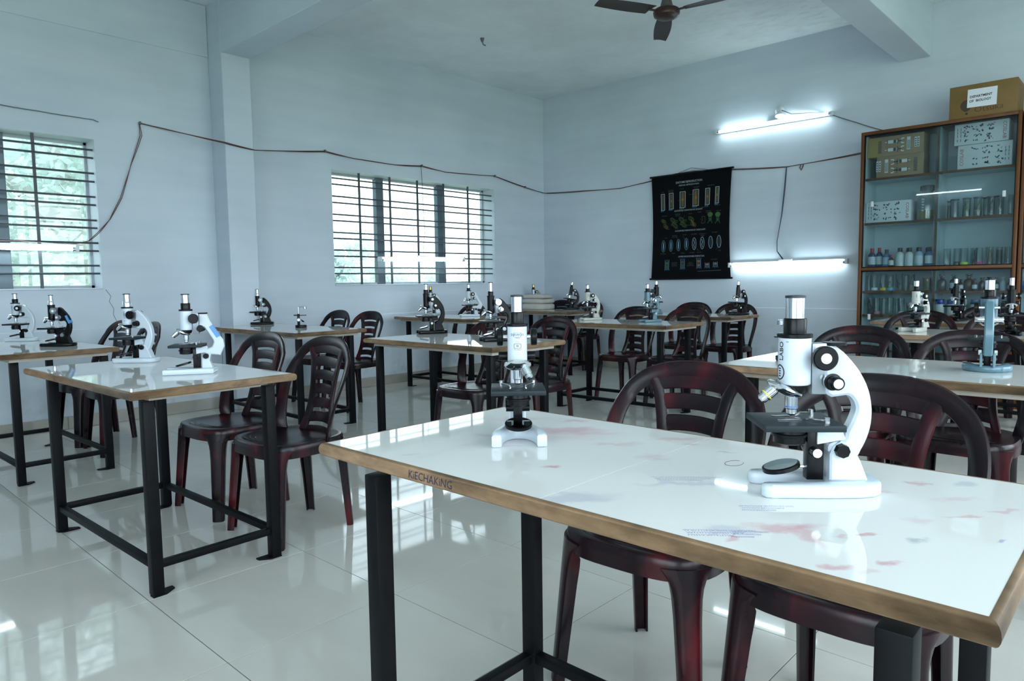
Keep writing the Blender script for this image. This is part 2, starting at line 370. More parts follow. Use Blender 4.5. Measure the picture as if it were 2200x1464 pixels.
LAM = (0.79, 0.785, 0.765)
M_LAM = mat('glossy_laminate', LAM+(1,), 0.03, spec=0.42, noise=(4, 0.04, (1, 1, 1)))
def stained_laminate():
    """the front table's laminate: pink and violet ink spills, each with its own place and shape"""
    m = bpy.data.materials.new('stained_laminate'); m.use_nodes = True
    nt = m.node_tree; p = nt.nodes['Principled BSDF']; p.inputs['Roughness'].default_value = 0.03; p.inputs['Specular IOR Level'].default_value = 0.42
    tc = nt.nodes.new('ShaderNodeTexCoord')
    nz = nt.nodes.new('ShaderNodeTexNoise'); nz.inputs['Scale'].default_value = 22; nz.inputs['Detail'].default_value = 4
    nt.links.new(tc.outputs['Object'], nz.inputs['Vector'])
    sb = nt.nodes.new('ShaderNodeVectorMath'); sb.operation = 'SUBTRACT'; sb.inputs[1].default_value = (0.5, 0.5, 0.5)
    nt.links.new(nz.outputs['Color'], sb.inputs[0])
    sc = nt.nodes.new('ShaderNodeVectorMath'); sc.operation = 'SCALE'; sc.inputs['Scale'].default_value = 0.075
    nt.links.new(sb.outputs[0], sc.inputs[0])
    ad = nt.nodes.new('ShaderNodeVectorMath'); ad.operation = 'ADD'
    nt.links.new(tc.outputs['Object'], ad.inputs[0]); nt.links.new(sc.outputs[0], ad.inputs[1])
    base = None
    fine = nt.nodes.new('ShaderNodeTexNoise'); fine.inputs['Scale'].default_value = 60; fine.inputs['Detail'].default_value = 3
    nt.links.new(tc.outputs['Object'], fine.inputs['Vector'])
    rgbn = nt.nodes.new('ShaderNodeRGB'); rgbn.outputs[0].default_value = LAM+(1,)
    cur = rgbn.outputs[0]
    PK, VI, GR, RD = (0.62, 0.20, 0.24, 1), (0.25, 0.25, 0.48, 1), (0.30, 0.33, 0.38, 1), (0.60, 0.13, 0.18, 1)
    SP = [(0.988, 0.825, .020, .008, PK, .6), (1.256, 1.006, .075, .030, PK, .42), (1.21, 0.98, .11, .05, PK, .16), (0.947, 0.369, .045, .016, PK, .5),
          (0.935, 0.330, .010, .035, PK, .4), (0.909, 0.233, .012, .008, RD, .5), (0.988, 0.275, .012, .006, RD, .5), (1.010, 0.218, .014, .011, GR, .55),
          (1.07, 0.147, .009, .005, VI, .55), (0.851, 0.405, .012, .008, PK, .45), (0.868, 0.672, .055, .022, VI, .30), (0.884, 0.428, .022, .016, VI, .26),
          (0.964, 0.307, .012, .005, RD, .3), (1.265, 0.939, .05, .012, PK, .22), (1.214, 0.835, .045, .010, PK, .24), (1.31, 0.719, .016, .008, RD, .3),
          (1.34, 0.76, .05, .012, PK, .25), (1.295, 0.63, .020, .006, VI, .4), (1.046, 0.582, .060, .012, VI, .30), (1.34, 0.235, .020, .012, VI, .30),
          (1.302, 0.288, .018, .008, PK, .45), (1.24, 0.22, .03, .01, PK, .2), (1.16, 0.20, .022, .006, PK, .35), (0.849, 0.275, .012, .009, RD, .45), (0.862, 0.245, .012, .007, RD, .2),
          (1.17, 0.72, .03, .018, PK, .25), (1.10, 0.24, .02, .01, PK, .2), (1.22, 0.16, .018, .006, RD, .3), (1.29, 1.18, .06, .02, PK, .2), (1.06, 1.00, .02, .007, PK, .3), (1.10, 1.12, .03, .01, PK, .22),
          (1.36, 1.06, .03, .012, PK, .25), (0.88, 1.10, .015, .004, GR, .3), (1.20, 0.33, .02, .008, PK, .28), (1.26, 0.42, .025, .01, PK, .22)]
    for (x, y, a, b, c, k) in SP:
        d = nt.nodes.new('ShaderNodeVectorMath'); d.operation = 'SUBTRACT'; d.inputs[1].default_value = (x-1.112, y-0.7215, 0.752)
        nt.links.new(ad.outputs[0], d.inputs[0])
        mp = nt.nodes.new('ShaderNodeMapping'); mp.inputs["Scale"].default_value = (1/a, 1/b, 0.0)
        mp.inputs['Rotation'].default_value = (0, 0, 0.0)
        ro = nt.nodes.new('ShaderNodeVectorRotate'); ro.rotation_type = 'Z_AXIS'; ro.inputs['Angle'].default_value = 0.80
        nt.links.new(d.outputs[0], ro.inputs['Vector']); nt.links.new(ro.outputs[0], mp.inputs[0])
        ln = nt.nodes.new('ShaderNodeVectorMath'); ln.operation = 'LENGTH'; nt.links.new(mp.outputs[0], ln.inputs[0])
        mr = nt.nodes.new('ShaderNodeMapRange'); mr.inputs[1].default_value = 1.5; mr.inputs[2].default_value = 0.55
        mr.inputs[3].default_value = 0; mr.inputs[4].default_value = k; nt.links.new(ln.outputs['Value'], mr.inputs[0])
        mx = nt.nodes.new('ShaderNodeMix'); mx.data_type = 'RGBA'; mx.inputs[7].default_value = c
        nt.links.new(mr.outputs[0], mx.inputs[0]); nt.links.new(cur, mx.inputs[6]); cur = mx.outputs[2]
    nt.links.new(cur, p.inputs['Base Color'])
    return m
M_STAIN = stained_laminate()

# ------------------------------------------------------------------ room shell
TH = 0.24
def wall_run(name, side, p, q):
    """wall slab between p and q along its own run, with its window holes"""
    mb = MB(); cx = p
    o0, o1 = {'back': (YW, YW+TH), 'front': (YF-TH, YF), 'left': (XL-TH, XL), 'right': (XW, XW+TH)}[side]
    def put(a, b, z0, z1):
        if side in ('back', 'front'): mb.box(a, b, o0, o1, z0, z1)
        else: mb.box(o0, o1, a, b, z0, z1)
    for s_, a, b, c, d in sorted(w for w in WINS if w[0] == side):
        put(cx, a, -.1, CEIL+.2); put(a, b, -.1, c); put(a, b, d, CEIL+.2); cx = b
    put(cx, q, -.1, CEIL+.2)
    return struct(name, mb, M_WALL)
wall_back = wall_run('wall_back', 'back', XL-TH, XW+TH)
wall_front = wall_run('wall_front', 'front', XL-TH, XW+TH)
wall_right = wall_run('wall_right', 'right', YF, YW)
wall_left = wall_run('wall_left', 'left', YF, YW)
struct('ceiling', MB().box(XL, XW, YF, YW, CEIL, CEIL+0.2), M_CEIL)
pillar = struct('pillar', MB().box(2.838, 3.095, 5.995, YW-0.001, 0, CEIL, r=0.006), M_WALL)
beam = struct('ceiling_beam', MB().box(2.838, 3.095, YF, YW-0.256, 3.087, CEIL, r=0.006), M_WALL)
beam2 = struct('ceiling_beam', MB().box(3.096, XW, 1.653, 1.913, 3.080, CEIL, r=0.006).box(XL, 2.837, 1.653, 1.913, 3.08, CEIL, r=0.006), M_WALL)
# plaster band below about 0.78 m stands a few millimetres proud; ledge line high on the left bay
trim = struct('trim_1', MB().box(XL, 2.835, YW-0.007, YW, 0, 0.775, r=0.003).box(3.098, XW, YW-0.007, YW, 0, 0.775, r=0.003), M_WALL)
struct('trim_2', MB().box(XW-0.007, XW, YF, YW-0.008, 0, 0.79, r=0.003), M_WALL)
struct('trim_3', MB().box(XL, 2.835, YW-0.012, YW, 3.098, CEIL-0.001, r=0.005), M_WALL)

floor = struct('floor', MB().box(XL, XW, YF, YW, -0.1, -0.0014), M_GROUT)
T0x, T0y, TS = 0.862, 2.562, 0.605
def tile_mesh(a, b, c, d):
    mb = MB(); g = 0.0015
    a += g; b -= g; c += g; d -= g; e = 0.0003; z = -e
    vs = [(a, c, -0.0014), (b, c, -0.0014), (b, d, -0.0014), (a, d, -0.0014), (a, c, z), (b, c, z), (b, d, z), (a, d, z),
          (a+e, c+e, 0), (b-e, c+e, 0), (b-e, d-e, 0), (a+e, d-e, 0)]
    fs = [(8, 9, 10, 11)]
    for i in range(4):
        j = (i+1) % 4; fs += [(i, j, 4+j, 4+i), (4+i, 4+j, 8+j, 8+i)]
    return mb.add(vs, fs)
full = None
xs = [T0x+TS*k for k in range(-12, 20)]; ys = [T0y+TS*k for k in range(-16, 12)]
for x in xs:
    for y in ys:
        a, b, c, d = max(x, XL), min(x+TS, XW), max(y, YF), min(y+TS, YW)
        if b-a < 0.01 or d-c < 0.01: continue
        if b-a > TS-1e-4 and d-c > TS-1e-4:
            if full is None:
                o = tile_mesh(0, TS, 0, TS).build('tile', M_TILE, floor, smooth=False); full = o.data
                o.location = (x, y, 0)
            else:
                link_part('tile', full, floor, (x, y, 0))
        else:
            tile_mesh(a, b, c, d).build('tile', M_TILE, floor, smooth=False)
def skirting(name, horiz, segs, at, sgn, h=0.10):
    r = sroot(name)
    for a, b in segs:
        n = max(1, round((b-a)/0.605)); 
        for i in range(n):
            p, q = a+(b-a)*i/n+0.0015, a+(b-a)*(i+1)/n-0.0015
            mb = MB()
            if horiz: mb.box(p, q, at, at+sgn*0.011, 0.001, h, r=0.002)
            else: mb.box(at, at+sgn*0.011, p, q, 0.001, h, r=0.002)
            mb.build('skirting_tile', M_SKIRT, r, smooth=False)
skirting('baseboard_back', True, [(XL, 2.826), (3.108, XW-0.02)], YW-0.008, -1)
skirting('baseboard_right', False, [(YF, YW-0.02)], XW-0.008, -1)
skirting('baseboard_pillar', True, [(2.838, 3.095)], 5.995, -1)

MB().tube([(1.915, YW-.0005, 1.085), (1.95, YW-.0005, 1.03), (1.935, YW-.0005, .99), (1.965, YW-.0005, .93), (1.96, YW-.0005, .88), (1.985, YW-.0005, .82)], .0022, 4).build('plaster_crack', M_WIREG, wall_back)
MB().tube([(1.52, YW-.0005, 1.05), (1.555, YW-.0005, .96), (1.55, YW-.0005, .90), (1.58, YW-.0005, .82)], .0014, 4).build('plaster_crack', M_WIREG, wall_back)
# dust mark / hook on the ceiling, cracks
tag(MB().cyl((5.113, 5.12, 3.534), (5.113, 5.12, 3.50), 0.022, 0.012, n=10).tube([(5.113, 5.12, 3.50), (5.12, 5.11, 3.47), (5.14, 5.10, 3.465)], 0.006).build('ceiling_hook', M_WIREG),
    'small dark fan hook sticking out of the ceiling above the back window', 'hook')

# ------------------------------------------------------------------ windows
def window(name, k, posts, bars, grille=True):
    side, x0, x1, z0, z1 = WINS[k]
    r = sroot(name); sg = 1 if side == 'back' else -1
    yo = {'back': YW, 'front': YF, 'left': XL}[side]; yf = yo+sg*0.20
    Mx = Matrix(((0, 1, 0, 0), (1, 0, 0, 0), (0, 0, 1, 0), (0, 0, 0, 1))) if side == 'left' else None
    mb = MB(); f = 0.02
    for a, b, c, d in ((x0, x1, z0, z0+f), (x0, x1, z1-f, z1), (x0, x0+f, z0, z1), (x1-f, x1, z0, z1)):
        mb.box(a, b, yf, yf+sg*0.04, c, d, M=Mx)
    mb.build('window_frame', M_PFRAME, r, smooth=False)
    for p in posts:
        MB().box(p-0.05, p+0.05, yf-sg*0.02, yf+sg*0.045, z0, z1, r=0.004, M=Mx).build('mullion', M_FRAME, r, smooth=False)
    ed = [x0]+list(posts)+[x1]
    for a, b in zip(ed[:-1], ed[1:]):
        MB().box(a+0.005, b-0.005, yf+sg*0.015, yf+sg*0.019, z0+0.005, z1-0.005, M=Mx).build('pane', M_DIMGLASS if side == 'back' else M_GLASS, r, smooth=False)
    if not grille: return r
    yb = yo+sg*0.05
    for z in (2.190, 2.128, 2.007, 1.942, 1.822, 1.758, 1.637, 1.576, 1.457, 1.394, 1.277, 1.214):
        MB().tube([(x0-0.02, yb, z), (x1+0.02, yb, z)], 0.0082, 6).build('grille_rod', M_GRILLE, r)
    for x in bars:
        MB().box(x-0.0105, x+0.0105, yb-0.004, yb+0.009, z0-0.01, z1+0.01).build('grille_upright', M_GRILLE, r, smooth=False)
    return r
window('window_1', 0, (0.25, 1.285), (-0.06, 0.33, 0.715, 1.10, 1.492))
window('window_2', 1, (4.776, 5.667), (4.416, 4.818, 5.206, 5.603, 5.997))
window('added_window_3', 2, (-0.7, 0.7), (), False)
window('added_window_4', 3, (4.5, 5.7), (), False)
window('added_window_5', 4, (-0.8, 0.25), (), False)
# sloping sill slabs inside the reveals
for i, (s, a, b, c, d) in enumerate(WINS[:2]):
    struct('trim_%d' % (4+i), MB().box(a, b, YW-0.012, YW+0.19, WZ0-0.012, WZ0, r=0.003), M_WALL)

# ------------------------------------------------------------------ outdoors
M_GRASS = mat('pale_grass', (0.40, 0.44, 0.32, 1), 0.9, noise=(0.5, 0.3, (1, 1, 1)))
struct('ground', MB().box(-60, 70, 6.6, 120, -0.7, -0.5).box(-60, 70, -120, -2.8, -0.7, -0.5), M_GRASS)
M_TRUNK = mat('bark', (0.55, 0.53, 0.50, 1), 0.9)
def leaf_mat(n, c):
    m = bpy.data.materials.new(n); m.use_nodes = True; nt = m.node_tree; nt.nodes.clear()
    out = nt.nodes.new('ShaderNodeOutputMaterial'); mx = nt.nodes.new('ShaderNodeMixShader'); mx.inputs[0].default_value = 0.5
    d = nt.nodes.new('ShaderNodeBsdfDiffuse'); t = nt.nodes.new('ShaderNodeBsdfTranslucent')
    d.inputs[0].default_value = c; t.inputs[0].default_value = c
    nt.links.new(d.outputs[0], mx.inputs[1]); nt.links.new(t.outputs[0], mx.inputs[2]); nt.links.new(mx.outputs[0], out.inputs[0]); return m
M_LEAF = [leaf_mat('hazy_leaf_green', (0.72, 0.79, 0.75, 1)), leaf_mat('hazy_leaf_blue', (0.72, 0.80, 0.79, 1)), leaf_mat('hazy_leaf_yellow', (0.76, 0.80, 0.70, 1))]  # outdoor haze and glare painted into the pale leaf colours
def tree(label, x, y, h, w, k, n, leaf, low=0.5):
    t = thing('tree', label, 'tree', (x, y, -0.5))
    MB().tube([(0, 0, 0), (0.05*w, 0.03, h*0.4), (-0.03*w, 0.05, h*0.85)], [0.05*w, 0.04*w, 0.012*w], 8).tube([(0.05*w, 0.03, h*0.4), (0.3*w, 0.1, h*0.7)], [0.03*w, 0.01*w], 6).tube([(0.03*w, 0.03, h*0.45), (-0.32*w, -0.1, h*0.75)], [0.03*w, 0.01*w], 6).build('trunk', M_TRUNK, t)
    mb = MB(); rnd = random.Random(int(x*100+y*7))
    blobs = [(rnd.gauss(0, .27)*w, rnd.gauss(0, .22)*w, h*rnd.uniform(low, 0.95), w*rnd.uniform(.14, .3)) for _ in range(16)]
    for _ in range(n):
        bx, by, bz, br = rnd.choice(blobs)
        d = Vector((rnd.gauss(0, 1), rnd.gauss(0, 1), rnd.gauss(0, .8))).normalized()*br*rnd.uniform(.45, 1.05)
        c = Vector((bx, by, bz))+d; a = Vector((rnd.gauss(0, 1), rnd.gauss(0, 1), rnd.gauss(0, .6))).normalized()*leaf
        b = a.cross(Vector((rnd.gauss(0, 1), rnd.gauss(0, 1), rnd.gauss(0, 1)))).normalized()*leaf*0.55
        mb.add([c-a, c+b, c+a, c-b], [(0, 1, 2, 3)])
    mb.build('foliage', M_LEAF[k], t, smooth=False)
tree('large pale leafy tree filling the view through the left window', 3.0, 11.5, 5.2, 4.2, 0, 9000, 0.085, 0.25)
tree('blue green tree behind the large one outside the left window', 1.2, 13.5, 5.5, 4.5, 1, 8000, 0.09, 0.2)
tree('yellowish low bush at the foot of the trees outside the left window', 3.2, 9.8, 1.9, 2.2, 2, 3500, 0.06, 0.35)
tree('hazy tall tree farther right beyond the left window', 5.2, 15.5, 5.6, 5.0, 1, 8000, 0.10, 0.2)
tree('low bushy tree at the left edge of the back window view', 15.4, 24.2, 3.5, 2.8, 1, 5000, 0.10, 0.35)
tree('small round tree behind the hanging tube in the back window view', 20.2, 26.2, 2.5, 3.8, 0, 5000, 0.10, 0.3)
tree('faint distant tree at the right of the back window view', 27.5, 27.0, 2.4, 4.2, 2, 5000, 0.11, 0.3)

# ------------------------------------------------------------------ tables
def table(name, label, x0, x1, y0, y1, lx, ly, top=None, seam=None, rz=0.0, bi=0.05):
    """lx, ly = outer faces of the leg frame; steel frame, ply board, laminate top, half-round wood edging"""
    cx, cyy = (x0+x1)/2, (y0+y1)/2
    t = thing('lab_table', label, 'table', (cx, cyy, 0), rz, 'white topped laboratory tables')
    hx, hy = (x1-x0)/2, (y1-y0)/2
    MB().box(-hx+bi, hx-bi, -hy+bi, hy-bi, .703, .724).build('underframe_board', M_PLY, t, smooth=False)
    e = 0.013; lam = top or M_LAM
    if seam is None:
        o = MB().box(-hx+e, hx-e, -hy+e, hy-e, .7241, .752).build('laminate_top', lam, t, smooth=False)
    else:
        s = seam-cyy
        for a, b in ((-hy+e, s-0.0007), (s+0.0007, hy-e)):
            MB().box(-hx+e, hx-e, a, b, .7241, .752).build('laminate_top', lam, t, smooth=False)
        MB().box(-hx+e, hx-e, s-0.0012, s+0.0012, .7242, .7505).build('seam_filler', M_WOOD, t, smooth=False)
    pts = [(math.cos(a), math.sin(a)) for a in [(-PI/2+PI*i/8) for i in range(9)]]
    for (ax, ay, bx, by) in ((-hx, -hy, -hx, hy), (hx, -hy, hx, hy), (-hx, -hy, hx, -hy), (-hx, hy, hx, hy)):
        mb = MB(); horiz = ay == by; sg = (1 if ay > 0 else -1) if horiz else (1 if ax > 0 else -1)
        prof = [(0.0, .7235), (0.0, .7523)] + [(0.004+(e-0.004)*c, .7379+.0144*s_) for c, s_ in reversed(pts)]
        vs = []
        for q in (0, 1):
            for d, z in prof:
                tt = (-1 if q == 0 else 1)
                if horiz: vs.append((tt*(hx-e+d), sg*(hy-e+d), z))
                else: vs.append((sg*(hx-e+d), tt*(hy-e+d), z))
        n = len(prof); fs = [(i, (i+1) % n, n+(i+1) % n, n+i) for i in range(n)] + [tuple(range(n)), tuple(range(2*n-1, n-1, -1))]
        mb.add(vs, fs).build('edge_strip', M_WOOD, t, angle=50)
    a = 0.040; X0, X1, Y0, Y1 = lx[0]-cx, lx[1]-cx, ly[0]-cyy, ly[1]-cyy
    for px, qx in ((X0, 1), (X1-a, -1)):
        for py, qy in ((Y0, 1), (Y1-a, -1)):
            l = MB().box(px, px+a, py, py+a, 0.006, .702, r=0.003).build('leg', M_BLACK, t)
            ix = px if qx > 0 else px+a; iy = py if qy > 0 else py+a
            MB().prism([(ix, iy), (ix+qx*.045, iy), (ix+qx*.085, iy+qy*.028), (ix+qx*.085, iy+qy*.05), (ix+qx*.02, iy+qy*.05), (ix, iy+qy*.03)], 0.0005, 0.006).build('foot_plate', M_BLACK, l)
    b = 0.026; z0 = 0.098
    for y in (Y0+.007, Y1-a+.007): MB().box(X0+a, X1-a, y, y+b, z0, z0+b, r=0.002).build('stretcher', M_BLACK, t)
    for x in (X0+.007, X1-a+.007): MB().box(x, x+b, Y0+a, Y1-a, z0, z0+b, r=0.002).build('stretcher', M_BLACK, t)
    return t
TF = table('front', 'nearest lab table, white top stained with pink and violet ink', .812, 1.412, .103, 1.340, (.835, 1.355), (.185, 1.205), M_STAIN, 0.715, bi=.10)
table('t1', 'lab table at left with two white microscopes, red chairs behind its right side', .787, 1.405, 2.475, 3.650, (.865, 1.365), (2.573, 3.640), rz=0.03, bi=.10)
table('t0', 'lab table at the left frame edge below the left window', .825, 1.41, 4.47, 5.66, (.905, 1.40), (4.63, 5.72), rz=0.03)
table('t5', 'lab table at right holding the teal microscope seen from behind', 2.645, 3.30, .12, 1.345, (2.72, 3.22), (.2, 1.24))
table('t3', 'lab table behind the front white microscope, two black microscopes on it', 2.630, 3.255, 2.60, 3.76, (2.70, 3.19), (2.68, 3.73))
table('t2', 'lab table below the pillar, black microscope and small dissecting microscope on it', 2.62, 3.245, 4.585, 5.94, (2.69, 3.18), (4.67, 5.86))
table('t9', 'lab table before the glass cabinet with a cream white microscope', 4.66, 5.27, .10, 1.30, (4.73, 5.20), (.18, 1.22))
table('t6', 'lab table under the black chart with a cream and a teal microscope', 4.68, 5.29, 2.765, 3.98, (4.75, 5.22), (2.85, 3.90))
table('t4', 'lab table below the back window with a grey and a white microscope', 4.62, 5.23, 4.82, 6.03, (4.70, 5.16), (4.93, 5.93))
table('t10', 'far lab table standing just in front of the glass cabinet', 6.03, 6.55, .62, 1.72, (6.09, 6.48), (.70, 1.64))
table('t7', 'far lab table at the right wall with a black microscope at its end', 6.05, 6.66, 2.905, 4.13, (6.12, 6.50), (2.99, 4.05))
table('t8', 'farthest lab table in the room corner with pale bundles on it', 6.36, 6.97, 4.99, 6.16, (6.43, 6.885), (5.07, 6.08))
# pen scribble on the front table's near edge
mb = MB()
put_text(mb, 'KiECHAKiNG', 0.021, frame_M((0.8118-1.112, .968-.7215, .7385), (0, -1, 0), (0.1, 0, 1)), weight=-0.004, sx=1.0)
mb.build('pen_writing', mat('blue_black_pen', (0.02, 0.02, 0.05, 1), 0.5), TF, smooth=False)
mb = MB()
for cx, cyy, w in ((1.085, .60, .075), (1.02, .43, .05), (0.878, .435, .06), (.90, .40, .03)):
    for k in range(3):
        put_text(mb, 'wwmnvwm'[k:]+'nwvmw'[:4-k], 0.014, frame_M((cx-1.112-k*.012, cyy-.7215, .75215), (.62, -.78, 0), (.78, .62, 0)), weight=-0.012, sx=w/.06)
mb.build('pen_scribble', mat('faint_violet_pen', (0.33, 0.33, 0.56, 1), 0.3), TF, smooth=False)
MB().tube([(1.225-1.112+.022*math.cos(a), .578-.7215+.015*math.sin(a), .7521) for a in [i*2*PI/24 for i in range(22)]], 0.0006, 4).build('pen_ring', mat('brown_pen', (0.2, 0.12, 0.1, 1), 0.5), TF)

# ------------------------------------------------------------------ moulded plastic chairs
def outline(a, k=1.0):
    """rounded-square seat outline at angle a; the rear (+x) is a little narrower"""
    c, s = math.cos(a), math.sin(a); n = 2/3.4
    x = 0.205*math.copysign(abs(c)**n, c); y = 0.212*math.copysign(abs(s)**n, s)
    y *= 1-0.10*(x/0.2 if x > 0 else 0.25*x/0.2)
    return x*k, y*k
def make_chair(name, label, group):
    t = thing(name, label, 'chair', group=group)
    N = 48; mb = MB()
    prof = [(0.25, .419), (0.5, .419), (0.72, .421), (0.86, .426), (0.94, .430), (0.985, .428), (1.01, .420), (1.018, .40), (1.02, .372), (1.0, .372), (0.97, .405), (0.5, .408)]
    vs = [(0, 0, .419)]
    for k, z in prof:
        for i in range(N):
            x, y = outline(2*PI*i/N, k)
            vs.append((x, y, z-0.006*math.exp(-((x+.03)**2+y*y)/.012) + (0.004*(x < -.12)*0)))
    fs = [(0, 1+i, 1+(i+1) % N) for i in range(N)]
    for k in range(len(prof)-1):
        for i in range(N):
            j = (i+1) % N; fs.append((1+k*N+i, 1+(k+1)*N+i, 1+(k+1)*N+j, 1+k*N+j))
    fs.append(tuple(1+(len(prof)-1)*N+i for i in range(N)))
    seat = mb.add(vs, fs).build('seat', M_CHAIR, t)
    # moulded grooves fanning over the seat front
    g = MB()
    for q in (.62, .72, .82):
        g.tube([(*outline(PI+a, q), .4235+.006*(q-.62)/.2) for a in [(-.85+1.7*i/20) for i in range(21)]], .0016, 4)
    g.build('seat_rib', M_CHAIR, seat)
    # each leg a tapering channel: an arc along the seat corner with two flanges turned inward
    lev = [(.404, .098), (.392, .080), (.375, .064), (.355, .053), (.33, .046), (.28, .041), (.18, .037), (.09, .034), (0.0, .031)]
    for a0, sx, sy in ((PI*.75, -.028, .028), (-PI*.75, -.028, -.028), (PI*.25, .028, .006), (-PI*.25, .028, -.006)):
        rows = []; rd = Vector((math.cos(a0), math.sin(a0)))
        for z, w in lev:
            d = (.404-z)/.404; row = []; dp = .034-.010*d
            if sx > 0: w *= 1-.3*min(1, d*2.5); dp *= .8
            for k in range(13):
                q = -1+2*k/12; tq = max(-1, min(1, q/.62)); dd = max(0, (abs(q)-.62)/.38)*dp*min(1, max(0, (.40-z)/.05))
                x, y = outline(a0+tq*w/.235, 1.022)
                row.append((x+sx*d-rd.x*dd, y+sy*d-rd.y*dd, z))
            rows.append(row)
        MB().shell(rows, 0.006).build('leg', M_CHAIR, t, angle=50)
    def xb(y, z):
        k = .12 if z < .45 else (.12-.08*(z-.45)/.3 if z < .75 else .04)
        return .160+.070*max(0, (z-.42)/.43)**1.1-k*(y/.22)**2
    def ribbon(path, hw, th, closed=False, parent=None, name='back_frame', curl=0.0):
        P = [Vector(p) for p in path]; vs = []; fs = []; C = 10
        for i, p in enumerate(P):
            tn = (P[min(i+1, len(P)-1)]-P[max(i-1, 0)]).normalized(); nn = Vector((-tn.y, tn.x))
            w = hw[i] if isinstance(hw, (list, tuple)) else hw
            c0 = Vector((xb(p.x, p.y), p.x, p.y))
            q = p+nn*w; c1 = Vector((xb(q.x, q.y), q.x, q.y)); wd = c1-c0
            t3 = Vector((0, tn.x, tn.y)); nor = wd.cross(t3).normalized()
            for k in range(C):
                a = 2*PI*k/C; cc, ss = math.cos(a), math.sin(a)
                u = math.copysign(abs(cc)**.6, cc); v = math.copysign(abs(ss)**.6, ss)
                vs.append(c0+wd*u+nor*(th*v-curl*(u*u)))
        for i in range(len(P)-1):
            for k in range(C):
                j = (k+1) % C; fs.append((i*C+k, i*C+j, (i+1)*C+j, (i+1)*C+k))
        fs += [tuple(range(C-1, -1, -1)), tuple((len(P)-1)*C+k for k in range(C))]
        return MB().add(vs, fs).build(name, M_CHAIR, parent)
    def spline(pts, m=6):
        out = []; P = [Vector(p) for p in pts]
        for i in range(len(P)-1):
            a, b, c, d = P[max(i-1, 0)], P[i], P[i+1], P[min(i+2, len(P)-1)]
            for k in range(m):
                u = k/m; out.append(0.5*((2*b)+(c-a)*u+(2*a-5*b+4*c-d)*u*u+(3*b-a-3*c+d)*u**3))
        return out+[P[-1]]
    half = [(.186, .405), (.203, .48), (.217, .57), (.222, .645), (.214, .715), (.186, .772), (.135, .811), (.07, .829), (0, .833)]
    path = spline(half+[(-y, z) for y, z in reversed(half[:-1])], 5)
    n = len(path); hws = [.021+.005*math.sin(PI*i/(n-1))**2 for i in range(n)]
    back = ribbon(path, hws, .0075, parent=t, name='backrest', curl=.003)
    rail = spline([(.128, .806), (.108, .765), (.094, .71), (.083, .64), (.080, .565), (.089, .49), (.108, .415)], 4)
    for s in (1, -1):
        ribbon([(s*p.x, p.y) for p in rail], .0185, .0065, parent=back, name='back_rail', curl=.002)
    for z, h, w in ((.792, .023, .118), (.733, .0235, .098), (.670, .0235, .088), (.606, .0235, .082), (.541, .0235, .083), (.476, .0235, .090), (.418, .017, .104)):
        ribbon([(y, z+.008*(1-(y/.1)**2)) for y in [(-w+2*w*i/10) for i in range(11)]], h, .0045, parent=back, name='slat', curl=.0)
    return t
GC = 'maroon plastic chairs drawn up to the lab tables'
CH = [  # x, y, turn, label
    (1.635, 0.992, .04, 'large maroon plastic chair nearest the front white microscope, left of the front pair'),
    (1.650, 0.505, -.02, 'maroon plastic chair directly behind the nearest right-hand microscope'),
    (1.580, 3.410, .05, 'dark red chair half hidden behind the left lab table, back splat above the table top'),
    (1.588, 2.855, .02, 'red-marbled chair standing clear at the right end of the left lab table'),
    (1.62, 5.66, .06, 'maroon chair near the left window, behind the far white microscope'),
    (1.66, 5.19, -.03, 'maroon chair beneath the wall right of the left window, second of two'),
    (3.58, 5.80, .0, 'dark chair by the back window wall at the table below the pillar'),
    (3.58, 5.29, .03, 'dark chair nearer the middle, right of the table below the pillar'),
    (3.16, 3.28, .03, 'glossy dark chair with its seat pushed under the middle table'),
    (3.60, 3.14, -.04, 'dark maroon chair just right of the front white microscope tube'),
    (5.42, 5.84, .0, 'dark chair under the right part of the back window, behind a white microscope'),
    (5.42, 5.33, .03, 'dark chair mostly hidden behind a black microscope under the back window'),
    (5.44, 3.64, .03, 'dark chair under the left part of the black chart, behind the teal microscope'),
    (5.44, 3.11, -.03, 'dark chair under the right part of the black chart, overlapping another behind it'),
    (7.10, 5.90, .0, 'farthest dark chair in the room corner behind a leaning black microscope'),
    (7.10, 5.43, -.0, 'far dark chair against the right wall at the corner table'),
    (6.74, 3.76, .0, 'dark chair behind the chart table, only its arched top showing'),
    (6.74, 3.26, .03, 'dark slatted chair at the right wall under the lower tube light'),
    (3.53, 1.10, .03, 'maroon chair behind the nearest microscope arm at the right-hand table'),
    (3.47, 0.62, -.03, 'purple-black chair behind the teal microscope seen from its back'),
    (5.50, 1.28, .03, 'dark chair in front of the glass cabinet beside the cream microscope'),
    (5.50, 0.79, -.03, 'dark chair at the right frame edge in front of the glass cabinet'),
    (6.71, 1.05, .0, 'small dark far chair close before the glass cabinet'),
]
proto = make_chair('plastic_chair', CH[0][3], GC)
for i, (x, y, a, lb) in enumerate(CH):
    o = proto if i == 0 else copy_tree(proto)
    o.location = (x, y, 0); o.rotation_euler.z = a; o['label'] = lb

